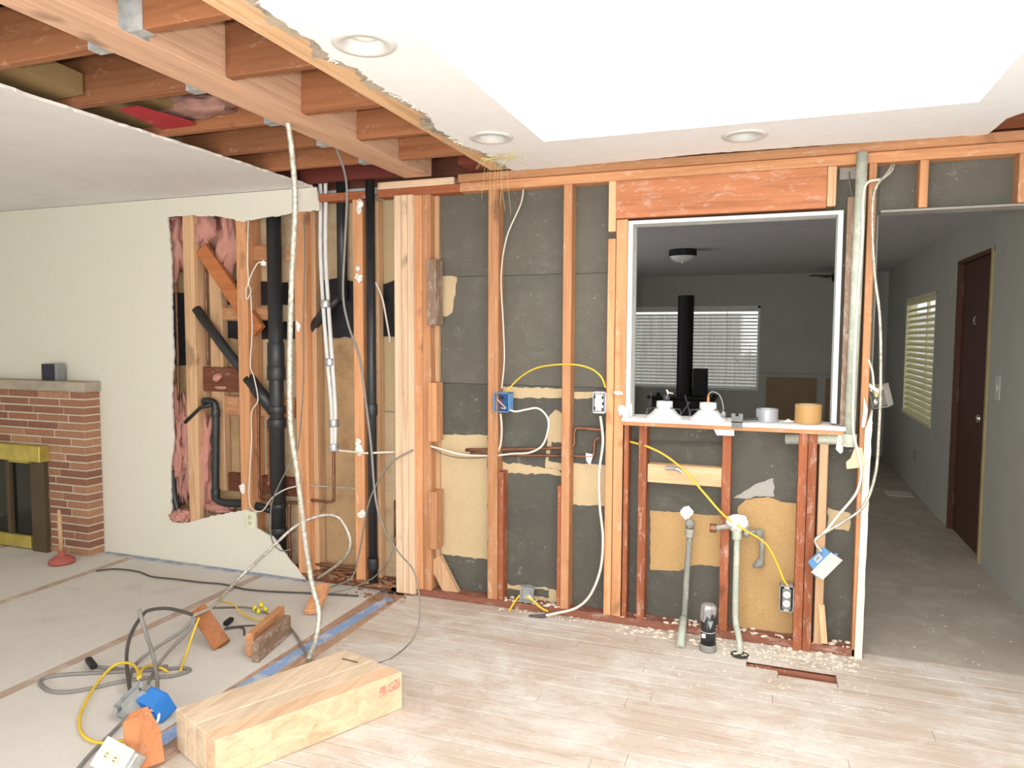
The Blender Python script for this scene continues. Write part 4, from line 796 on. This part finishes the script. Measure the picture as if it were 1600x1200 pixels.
# in front of the plumbing wall
cable([Vector((-1.99, 2.56, 2.50)), (441, 168, 2.62), (452, 205, 2.66), (459, 270, 2.70), (461, 330, 2.72), (456, 430, 2.75), (453, 540, 2.78), (453, 640, 2.80), (457, 690, 2.82), (466, 750, 2.84), (476, 840, 2.87), (487, 910, 2.88), (498, 955, 2.86), (494, 995, 2.82), (482, 1030, 2.80)], .0125, 'armoured_cable', bx_m, 'thick armoured cable hanging from the glulam to the floor by the blue strip', n=10)
cable([Vector((-1.93, 3.03, 2.50)), (516, 195, 3.1), (523, 225, 3.12), (536, 260, 3.14), (542, 300, 3.15), (539, 380, 3.18), (536, 460, 3.2), (545, 510, 3.2), (562, 560, 3.2), (573, 640, 3.2), (580, 700, 3.2), (587, 780, 3.2), (600, 825, 3.18), (622, 862, 3.14), (645, 890, 3.10), (655, 930, 3.06), (654, 975, 3.02), (640, 1005, 2.98)] + [fl(612, 1028, .006), fl(590, 1036, .006)], lambda s: .0062 if s < .62 else .0036, 'cable', cord_grey, 'thin grey cable hanging from the joists past the pale post to the floor')
cable([(475, 335, 3.78), (476, 400, 3.77), (474, 500, 3.77), (474, 600, 3.76), (468, 680, 3.74), (462, 710, 3.72), (440, 750, 3.70), (424, 790, 3.70), (424, 840, 3.71), (438, 860, 3.74), (455, 858, 3.79)], .0042, 'wire', cord_grey, 'thin grey wire curling down in front of the thick black stack', 'wire')
cable([(388, 345, 3.78), (387, 385, 3.77), (387, 415, 3.77), (388, 440, 3.765), (384, 455, 3.765), (386, 468, 3.765), (392, 455, 3.765), (389, 440, 3.765), (402, 412, 3.78), (413, 410, 3.79)], .0045, 'cable', cord_white, 'knotted white cable beside the upper end of the black stack')
cable([(392, 460, 3.78), (394, 520, 3.775), (391, 570, 3.78), (397, 590, 3.79), (403, 625, 3.79), (393, 645, 3.785), (393, 690, 3.78), (389, 770, 3.78), (394, 795, 3.78), (410, 798, 3.77), (425, 778, 3.75), (445, 765, 3.75), (462, 760, 3.76)], .0042, 'cable', cord_white, 'thin white cable trailing down beside the torn drywall outlet')
cable([(586, 440, 3.83), (597, 465, 3.86), (604, 500, 3.88), (610, 535, 3.89)], .0062, 'cable', cord_white, 'short white cable curving over the black tar paper by the post')
cable([(522, 703, 3.82), (552, 706, 3.79), (570, 708, 3.78), (596, 707, 3.79), (618, 706, 3.81)], .0068, 'cable', cord_white, 'white cable crossing from the copper end to the pale post')
cable([(478, 758, 3.82), (520, 761, 3.82), (555, 763, 3.82)], .0052, 'cable', bx_m, 'pale cable stretched level above the copper elbow')
# floor tangle
Zf = .008
def FL(*pts, z=Zf): return [fl(x, y, z) for x, y in pts]
cable(FL((302, 962), (335, 945), z=.17) + [at(372, 905, 3.15), at(420, 860, 3.25), at(462, 822, 3.35), at(500, 806, 3.42), at(528, 808, 3.45), at(545, 835, 3.45), at(546, 858, 3.45), at(530, 880, 3.5), at(497, 903, 3.62)], .0085, 'conduit_loop', bx_m, 'grey flexible conduit looping from the leaning block up to the wall', n=8)
cable([at(494, 928, 3.60), at(520, 916, 3.66), at(550, 902, 3.7), at(562, 860, 3.7), at(575, 790, 3.66), at(592, 750, 3.66), at(612, 722, 3.70), at(646, 703, 3.77)], .0052, 'cable', cord_grey, 'grey cable curving from the pale post down to the sole plate')
cable([at(512, 928, 3.6), at(545, 920, 3.66), at(580, 905, 3.7), at(605, 880, 3.7), at(616, 850, 3.72), at(617, 840, 3.76)], .0035, 'wire', cord_grey, 'thin grey wire bowed along the foot of the black vent pipe', 'wire')
cable(FL((150, 892), (180, 889), (215, 893), (238, 901), (275, 905), (315, 910), (350, 913), (385, 921), (440, 925), (490, 927), (560, 931)), .0055, 'cord', cord_dark, 'dark cord lying along the floor below the cream wall', 'cord')
o = thing('extension_cord', 'grey cord with black plug coiled on the subfloor', 'cord', fl(145, 1040))
B().tube(FL((150, 1042), (180, 1045), (215, 1048), (260, 1045), (288, 1044), (296, 1048), (270, 1056), (225, 1060), (185, 1066), (150, 1074), (110, 1081), (80, 1080), (64, 1070), (66, 1061), (90, 1055), (140, 1052), (190, 1049), (240, 1043), (262, 1041)), .0085, 8, 6).done('cord', cord_grey, o, smooth=True)
def plug(o, a, b_, z=.02):
    p, q_ = fl(*a, z), fl(*b_, z); B().beam(p, q_, .03, .026).done('plug', plain('plug_black', (34, 34, 40), .5), o, bev=.006)
    d = (q_ - p).normalized(); s_ = Vector((-d.y, d.x, 0)) * .007
    B().beam(q_ + s_, q_ + s_ + d * .02, .005, .002).beam(q_ - s_, q_ - s_ + d * .02, .005, .002).done('prongs', brass_m, o)
plug(o, (147, 1042), (138, 1030), .03)
o = thing('extension_cord', 'grey cable bent upright out of the tangle behind the steel box', 'cable', fl(215, 1075))
B().tube([fl(217, 952, .32), fl(228, 990, .22), fl(238, 1020, .12), fl(245, 1055, .05), fl(246, 1078, .04)], .0085, 8).done('cord', cord_grey, o, smooth=True)
cable([fl(300, 960, .20), fl(265, 951, .20), fl(235, 953, .18), fl(222, 962, .17), fl(205, 990, .12), fl(198, 1020, .07), fl(199, 1050, .04), fl(204, 1085, .06)], .0085, 'cable', cord_dark, 'dark grey cable arching from the leaning block to the steel box')
cable([fl(305, 963, .17), fl(285, 985, .12), fl(240, 1015, .06), fl(213, 1037, .03), fl(203, 1062, .03), fl(203, 1080, .05)], .0075, 'cable', cord_grey, 'grey cable from the leaning block straight to the steel box')
cable([fl(306, 966, .16), fl(290, 990, .11), fl(255, 1028, .06), fl(235, 1060, .03), fl(220, 1095, .03), fl(180, 1140, .012), fl(140, 1180, .012), fl(100, 1230, .012)], .0075, 'cable', cord_grey, 'grey cable trailing under the tangle towards the lower frame edge')
cable([fl(311, 965, .16), fl(300, 995, .09), fl(290, 1025, .03), fl(282, 1048, .01)], .0055, 'cable', cord_yel, 'short yellow cable dropping from the leaning block')
cable([fl(216, 1060, .08), fl(214, 1045, .07), fl(200, 1036, .06), fl(178, 1040, .04), fl(150, 1070, .02), fl(128, 1110, .012), fl(124, 1135, .012), fl(135, 1153, .012), fl(160, 1161, .02), fl(190, 1158, .05), fl(212, 1152, .07)], .0066, 'cable', cord_yel, 'yellow cable bowed in a big loop from steel box to orange block')
cable([fl(219, 1058, .08), fl(222, 1046, .07), fl(235, 1040, .05), fl(250, 1043, .03), fl(262, 1050, .012)], .0066, 'cable', cord_yel, 'short curled yellow cable end above the steel box')
cable([fl(330, 950, .16), fl(345, 940, .12), fl(365, 945, .06), fl(380, 960, .02), fl(400, 968, .015), fl(418, 966, .015)], .0045, 'cable', cord_yel, 'thin yellow cable curving between the leaning block and block pair')
cable([fl(333, 950, .15), fl(365, 949, .05), fl(390, 950, .02), fl(420, 960, .02), fl(445, 972, .015), fl(462, 992, .01), fl(478, 1020, .01), fl(488, 1036, .01)], .0062, 'cable', cord_grey, 'grey cable passing behind the block pair to the blue strip')
o = thing('extension_cord', 'short cord with black plug lying beside the leaning block', 'cord', fl(365, 975)); B().tube(FL((350, 983), (378, 980), (382, 992)), .005, 8).tube(FL((352, 981), (378, 978), (405, 977)), .004, 8).done('cord', cord_dark, o, smooth=True); plug(o, (352, 975), (362, 967), .02)
o = thing('wire_nuts', 'small cluster of yellow wire nuts on grey leads behind the block pair', 'wire nuts', fl(408, 950))
for a, b_ in ((398, 951), (408, 945), (404, 955), (415, 952)): p = fl(a, b_, .02); B().lathe([(.012, -.012), (.011, .004), (.006, .016)], p, (rng.uniform(-.6, .6), rng.uniform(-.6, .6), .7), 8).done('wire_nut', plain('lemon_plastic', (232, 214, 40), .45), o, smooth=True)

# ---- lumber offcuts on the floor
o = thing('glulam_offcut', 'pale laminated beam offcut lying on the worn floorboards', 'wood block', (-1.75, 2.3, 0))
a, b_, c, d = Vector((-2.075, 2.036, 0)), Vector((-1.765, 2.698, 0)), Vector((-1.423, 2.595, 0)), Vector((-1.778, 1.912, 0))
og2 = wood('offcut_side_ply', (214, 180, 148), 'Y', 0, .78, .6, .03, False); og = wood('offcut_ply', (214, 192, 164), 'Y', 0, .84, .6, .12, False); nl = 4
tw = Matrix.Rotation(0, 3, 'Z')
for k in range(nl):
    f0, f1 = k / nl + .002, (k + 1) / nl - .002; zt = .158 + (.0015 if k % 2 else 0)
    q = [a.lerp(d, f0), a.lerp(d, f1), b_.lerp(c, f1), b_.lerp(c, f0)]
    B().quadbox([(p.x, p.y, .002) for p in q] + [(p.x, p.y, zt) for p in q]).done('lamination', og2 if k == 3 else og, o, bev=.002)
dv_ = (c - d); n_ = Vector((dv_.y, -dv_.x, 0)).normalized()
P = [d.lerp(c, s_) + n_ * .0008 for s_ in (.86, .985)]; B().prism([P[0] + Vector((0, 0, .085)), P[1] + Vector((0, 0, .10)), P[1] + Vector((0, 0, .14)), P[0] + Vector((0, 0, .125))], n_ * .0006).done('red_mark', patchy('red_crayon', (222, 120, 100), (240, 190, 160), (.45, .6), 30), o)
p = a.lerp(b_, .86).lerp(d.lerp(c, .86), .42); B().tube([fl(535, 1029, .163), fl(559, 1035, .163)], .0022, 6, 3).done('nail', plain('dark_nail', (80, 66, 56), .5), None, 'loose nail lying on the pale laminated offcut', 'nail')
oak = wood('orange_block', (172, 112, 72), 'Z', .12)
lb0 = fl(347, 1013, .0) + Vector((0, 0, .014)); lb1 = at(309, 952, lb0.y + .035); dlb = (lb1 - lb0).normalized()
o = B().beam(lb0, lb1, .085, .042, (.75, -.65, .2)).done('wood_block', oak, None, 'orange wood block leaning with cables through its top end', 'wood block', bev=.003)
B().beam(fl(390, 1008, .062), fl(440, 963, .062), .038, .115).done('wood_block', fir('Y', .15), None, 'rear red-brown block of the pair beside the blue strip', 'wood block', bev=.003)
B().beam(fl(399, 1020, .05), fl(450, 975, .055), .034, .10).done('wood_block', weather('Y'), None, 'front weathered block of the pair beside the blue strip', 'wood block', bev=.003)
B().beam(fl(487, 957, .02), fl(505, 915, .10), .085, .03, (0, -.4, 1)).done('wood_block', fir('Y', .1), None, 'flat red-brown block leaning at the foot of the plumbing wall', 'wood block', bev=.003)
B().beam(lb1 + dlb * .0003, lb1 + dlb * .0015, .081, .038, (.75, -.65, .2)).done('end_grain', pale('Z', 0), o, 'pale sawn end grain')
# block with steel box and ivory outlet
o = thing('outlet_on_block', 'orange wood block with a steel box and ivory outlet plate, nearest the camera', 'wood block', fl(215, 1190))
pA = [fl(213, 1108, .20), fl(196, 1130, .17), fl(190, 1165, .08), fl(222, 1228, .0), fl(236, 1232, 0), fl(246, 1180, .05)]
P0, P1 = fl(222, 1185, .03), fl(206, 1124, .16); 
P0, P1 = Vector(fl(226, 1212, .02)), Vector(fl(212, 1120, .17))
pts = [fl(205, 1111, .185), fl(190, 1130, .16), fl(193, 1160, .10), fl(217, 1203, .02), fl(232, 1200, .02), fl(226, 1150, .10)]
th = (fl(246, 1163, .08) - fl(226, 1163, .08)); th = Vector((th.x, th.y + .02, .012))
B().prism(pts, th).done('block', oak, o, bev=.003)
cc = fl(176, 1184, .075); zx = (fl(200, 1196, .07) - fl(157, 1172, .09)).normalized(); dn = Vector((-.25, -.70, .66)); dn = (dn - zx * dn.dot(zx)).normalized(); yx = dn.cross(zx).normalized(); R = Matrix((zx, -dn, dn.cross(zx))).transposed()
tb(o, cc, R, (-.07, .07, -.006, 0, -.05, .05), 'cover_plate', ivory_m, bev=.003); tb(o, cc + zx * .02, R, (-.06, .065, .001, .055, -.045, .045), 'box_shell', galv_m, bev=.003)
ins = plain('ivory_insert', (206, 200, 172), .5); dk = plain('slot_black', (30, 28, 26), .6)
for k in (-1, 1):
    b = B().lathe([(.017, 0), (.017, .003), (.014, .004)], (0, 0, 0), (0, -1, 0), 16)
    for v in b.b.verts: v.co = R @ (v.co + Vector((k * .021, -.006, 0))) + cc
    f = b.done('receptacle', ins, o)
    b = B().box(k * .021 - .006, k * .021 + .004, -.0115, -.009, .004, .006).box(k * .021 - .006, k * .021 + .004, -.0115, -.009, -.007, -.005)
    for v in b.b.verts: v.co = R @ v.co + cc
    b.done('slots', dk, f)
# loose steel box and blue box
c = fl(200, 1090, .085); o = thing('junction_box', 'grey steel device box lying in the cable tangle', 'box', c)
R = Matrix.Rotation(-.35, 3, 'Z') @ Matrix.Rotation(-.8, 3, 'X') @ Matrix.Rotation(.3, 3, 'Y'); obox(o, c, .07, .07, .13, galv_m, R=R); tb(o, c, R, (-.022, .022, .012, .05, -.045, .045), 'device', plain('dull_device', (160, 160, 158), .5), bev=.003)
for z in (-.064, .064): tb(o, c, R, (-.012, .012, 0, .003, z - .008, z + .008), 'mounting_ear', galv_m)
tb(o, c, R, (-.034, -.030, 0, .05, -.03, .03), 'side_bracket', foil_m)
c = fl(256, 1092, .07); o = thing('switch_box', 'bright blue plastic box on the floor beside the pale laminated offcut', 'box', c)
u = (fl(282, 1092, .075) - fl(244, 1075, .075)).normalized(); R = Matrix.Rotation(math.atan2(u.y, u.x), 3, 'Z') @ Matrix.Rotation(.45, 3, 'X')
tb(o, c, R, (-.055, .055, -.0, .005, -.04, .05), 'box_back', blue_m); 
tb(o, c, R, (-.055, .055, -.07, 0, .046, .05), 'box_shell', blue_m, bev=.002); tb(o, c, R, (-.055, -.051, -.07, 0, -.04, .05), 'box_shell', blue_m); tb(o, c, R, (.051, .055, -.07, 0, -.04, .05), 'box_shell', blue_m); tb(o, c, R, (-.055, .055, -.07, 0, -.04, -.036), 'box_shell', blue_m)
for x in (-.02, .028): tb(o, c, R, (x - .012, x + .012, -.074, -.05, -.05, -.03), 'cable_clamp', blue_m, bev=.003)
B().tube([c + R @ Vector((-.035, -.05, -.02)), fl(247, 1112, .05), fl(247, 1125, .03), fl(238, 1138, .012)], .006, 8).done('wire', cord_white, o, smooth=True)

# ---- things on the sill
SZ = 1.1335
def sill_can(px, label):
    x = X_(px, 655, 3.84); o = thing('recessed_trim', label, 'light trim', (x, 3.84, SZ), 'loose recessed light trims on the sill'); c = Vector((x, 3.84, SZ))
    B().lathe([(.098, 0), (.10, .006), (.072, .022), (.05, .048), (.04, .05), (.02, .05)], c, n=28, caps=False).done('trim_ring', white_m, o, smooth=True)
    B().lathe([(.044, .048), (.042, .088), (.015, .09)], c, n=24).done('lamp_body', white_m, o, smooth=True)
    return o, c
o, c = sill_can(1038, 'left loose recessed light trim on the sill, with a hooked bracket on top')
sw = plain('spring_wire', (90, 90, 92), .35, .7)
for s_ in (-1, 1):
    B().tube([c + Vector((s_ * .035, -.03, .055)), c + Vector((s_ * .085, -.035, .05)), c + Vector((s_ * .09, -.035, .02))], .0028, 6, smooth=False).done('spring_clip', sw, o); B().tube([c + Vector((s_ * .085, -.03, .02)), c + Vector((s_ * .13 if s_ > 0 else -.065, -.03, .085 if s_ > 0 else .125))], .0028, 6, smooth=False).ball(c + Vector((s_ * .13 if s_ > 0 else -.065, -.03, .088 if s_ > 0 else .127)), (.006, .006, .006), 0, 1, 1).done('spring_arm', sw, o)
B().ball(c + Vector((.012, -.01, .108)), (.019, .019, .019), 0, 1, 2).done('socket_knob', sw, o, smooth=True); B().tube([c + Vector((.02, -.01, .12)), c + Vector((.01, -.012, .15)), c + Vector((.022, -.01, .135)), c + Vector((.045, -.012, .13))], .003, 6).done('lead_wire', cord_white, o)
o, c = sill_can(1106, 'right loose recessed light trim on the sill, with an orange connector')
for s_ in (-1, 1): B().tube([c + Vector((s_ * .035, -.03, .055)), c + Vector((s_ * .085, -.035, .05)), c + Vector((s_ * .09, -.035, .02))], .0028, 6, smooth=False).done('spring_clip', sw, o)
B().tube([c + Vector((-.085, -.03, .02)), c + Vector((-.115, -.03, .125))], .0028, 6, smooth=False).done('spring_arm', sw, o)
B().lathe([(.007, .088), (.007, .108), (.003, .13)], c, n=10).done('connector', plain('orange_connector', (226, 130, 60), .45), o)
B().tube([c + Vector((0, 0, .13)), c + Vector((.02, 0, .145)), c + Vector((.055, -.01, .13)), c + Vector((.075, -.02, .08)), c + Vector((.078, -.03, .04))], .0028, 8).ball(c + Vector((.08, -.035, .035)), (.012, .012, .016), .1, 2, 2).done('lead_wire', plain('grey_lead', (150, 150, 150), .4), o, smooth=True)
# putty-knife style scraper bracket
x = X_(1152, 655, 3.77); o = thing('tape_cutter', 'dark grey notched tool hooked over the sill edge with a flat handle', 'tool', (x, 3.775, SZ)); tg = plain('dull_grey_steel', (112, 112, 108), .5, .3)
B().prism([Vector((x + a, 3.742, z)) for a, z in ((-.026, 1.105), (.026, 1.105), (.028, 1.18), (.008, 1.18), (.008, 1.166), (-.008, 1.166), (-.008, 1.18), (-.028, 1.18))], (0, .006, 0)).done('blade', tg, o)
B().box(x - .026, x + .026, 3.742, 3.80, SZ + .001, SZ + .006).done('bracket', tg, o); B().beam((x + .02, 3.79, SZ + .012), (x + .12, 3.86, SZ + .018), .028, .012).done('handle', plain('dark_handle', (70, 68, 66), .5), o, bev=.003)
def roll(px, w, h, m, label, m2, Yr=3.86):
    x = X_(px, 655, Yr); o = thing('tape_roll', label, 'tape', (x, Yr, SZ)); r = w / 2
    B().lathe([(r - .002, 0), (r, .003), (r, h - .003), (r - .002, h), (r * .72, h), (r * .7, h - .004), (r * .7, .002)], (x, Yr, SZ), n=32).done('tape', m, o, smooth=False)
    B().lathe([(r * .70, .001), (r * .70, h - .001), (r * .66, h - .001), (r * .66, .001)], (x, Yr, SZ), n=28).done('core', m2, o)
card = plain('cardboard_core', (214, 196, 166), .8)
roll(1198.5, .107, .066, tape_m, 'silver duct tape roll on the sill', plain('grey_core', (200, 200, 200), .6)); roll(1262.5, .125, .095, tapeb_m, 'tan packing tape roll at the right end of the sill', card)
B().box(X_(979, 650, 3.84), X_(989, 650, 3.84), 3.81, 3.87, SZ, Z_(984, 630, 3.84)).done('white_block', white_m, None, 'small white block standing at the left end of the sill', 'block', bev=.002)
B().prism([at(a, b, 3.83) for a, b in ((1222, 660), (1232, 655), (1240, 660))], (0, .03, 0)).done('plaster_chip', debris_m, None, 'small plaster chip on the sill between the tape rolls', 'chip')

# ---- far room things
x, y = -.875, 7.35; o = thing('ceiling_light', 'flush dome ceiling light with dark rim in the far room', 'ceiling light', (x, y, 2.42))
B().lathe([(.13, 0), (.135, -.005), (.135, -.06), (.12, -.066)], (x, y, 2.419), n=28).done('rim', plain('dark_rim', (34, 34, 34), .5), o, smooth=False)
B().lathe([(.128, -.06), (.11, -.09), (.07, -.115), (.01, -.125)], (x, y, 2.419), n=28).done('glass_dome', plain('opal_glass', (222, 222, 218), .3), o, smooth=True); B().lathe([(.01, -.123), (.012, -.135), (.003, -.14)], (x, y, 2.419), n=10).done('finial', hinge_m, o)
YS = 8.4; o = thing('wood_stove', 'black wood stove with an open upright flue pipe in the far room', 'stove', (X_(1066, 615, YS), YS, 0))
x0, x1 = X_(1024, 625, YS), X_(1113, 625, YS); zt = Z_(1066, 617, YS)
B().box(x0, x1, YS - .25, YS + .3, .18, zt - .03).done('body', stove_m, o, bev=.01); B().box(x0 - .05, x1 + .05, YS - .29, YS + .34, zt - .03, zt).done('top_plate', stove_m, o, bev=.006); B().box(x0 + .12, x1 - .12, YS - .262, YS - .25, .3, zt - .12).done('door', plain('stove_door', (28, 28, 28), .4), o, bev=.004)
for sx in (x0 + .05, x1 - .05):
    for sy in (YS - .2, YS + .25): B().beam((sx, sy, .004), (sx, sy, .18), .05, .05, (0, 1, 0)).done('leg', stove_m, o)
xp = X_(1070.5, 540, YS); rp_ = (X_(1083, 540, YS) - X_(1058, 540, YS)) / 2
B().lathe([(rp_, 0), (rp_, Z_(1070, 462, YS) - zt), (rp_ * .9, Z_(1070, 462, YS) - zt), (rp_ * .9, .02)], (xp, YS, zt), n=24).done('flue_pipe', stove_m, o, smooth=False)
B().box(X_(1083, 590, YS), X_(1105, 590, YS), YS - .06, YS + .12, zt, Z_(1094, 576, YS)).done('blower_box', stove_m, o, bev=.004)
for a in (1033, 1118): B().lathe([(.02, 0), (.024, .02), (.012, .035)], (X_(a, 610, YS), YS - .2, zt), n=10).done('knob', stove_m, o)
p = ax(1300, 428, .66); o = thing('ceiling_fan', 'dark ceiling fan half hidden by the pass-through edge', 'fan', (.72, 10.0, 2.42))
fm = plain('dark_fan', (36, 32, 30), .5); xf, yf = .735, 9.9
B().lathe([(.02, 0), (.02, -.06), (.075, -.075), (.085, -.15), (.05, -.175), (.03, -.18)], (xf, yf, 2.42), n=16).done('motor', fm, o)
for k in range(5):
    an = k * 2 * math.pi / 5 + 3.3; B().beam((xf + .08 * math.cos(an), yf + .08 * math.sin(an), 2.33), (xf + .34 * math.cos(an), yf + .34 * math.sin(an), 2.335), .10, .008).done('blade', fm, o)
o = thing('light_switch', 'pale light switch plate beside the brown door', 'switch', (XR, 5.47, 1.24)); B().box(XR - .006, XR, 5.42, 5.52, 1.16, 1.32).done('cover_plate', plain('pale_plate', (190, 188, 182), .5), o, bev=.002); B().box(XR - .012, XR - .006, 5.46, 5.48, 1.22, 1.26).done('toggle', plain('pale_plate', (190, 188, 182), .5), o)
o = thing('wall_outlet', 'grey outlet plate low on the side wall below the blinds coloured sunlit yellow', 'outlet', (XR, 8.2, .38)); B().box(XR - .006, XR, 8.16, 8.28, .31, .43).done('cover_plate', plain('dim_plate', (150, 148, 142), .5), o, bev=.002); B().box(XR - .008, XR - .006, 8.20, 8.24, .335, .36).box(XR - .008, XR - .006, 8.20, 8.24, .38, .405).done('receptacle', plain('dim_insert', (120, 118, 112), .5), o)
p = fl(1405, 772, .006); B().box(p.x - .12, p.x + .12, p.y - .12, p.y + .12, .005, .012).done('paper_sheet', plain('dull_paper', (200, 196, 188), .9), None, 'pale paper sheet lying far down the dusty carpet', 'paper')
q = B(); 
for k in range(34):
    p = fl(rng.uniform(1380, 1590), rng.uniform(860, 1040), .006)
    if p.x > 1.33 or p.y < 3.87: continue
    s_ = rng.uniform(.0015, .0035); q.ball(p, (s_ * rng.uniform(1, 2.5), s_, s_ * .5), .6, 4, 1, k)
q.done('paper_crumbs', foam_m, None, 'white crumbs scattered on the dusty carpet', 'debris', kind='stuff')
# plaster rubble along the sole plate and in the floor hole
q = B()
def crumbs(n, x0, x1, y0, y1, z, s0, s1):
    for k in range(n):
        s_ = rng.uniform(s0, s1); q.ball((rng.uniform(x0, x1), rng.uniform(y0, y1), z), (s_ * rng.uniform(.8, 1.8), s_, s_ * .55), .7, 4, 1, rng.random() * 99)
crumbs(240, -.75, .42, 3.68, 3.80, .002, .003, .012); crumbs(110, -.2, .40, 3.60, 3.70, .002, .003, .010); crumbs(60, -.75, .40, 3.80, 3.885, .042, .004, .014); crumbs(90, -1.45, -.8, 3.74, 3.80, .003, .002, .007); crumbs(50, -1.45, -1.05, 3.80, 3.88, .043, .004, .014); crumbs(160, .0, .31, 3.45, 3.56, -.066, .004, .012)
crumbs(120, -.6, .5, 3.2, 3.6, .001, .002, .005); crumbs(60, -2.0, .6, 2.3, 3.4, .001, .002, .004)
q.done('plaster_crumbs', debris_m, None, 'pale plaster crumbs along the foot of the stud wall', 'debris', kind='stuff')
q = B(); crumbs(150, -2.75, -2.12, 3.76, 3.93, .045, .005, .018); crumbs(40, -2.4, -2.0, 3.62, 3.78, .003, .003, .012)
q.done('wood_rubble', patchy('brown_rubble', (150, 108, 78), (204, 186, 166), (.52, .66), 14), None, 'brown wood rubble along the foot of the plumbing wall', 'debris', kind='stuff')
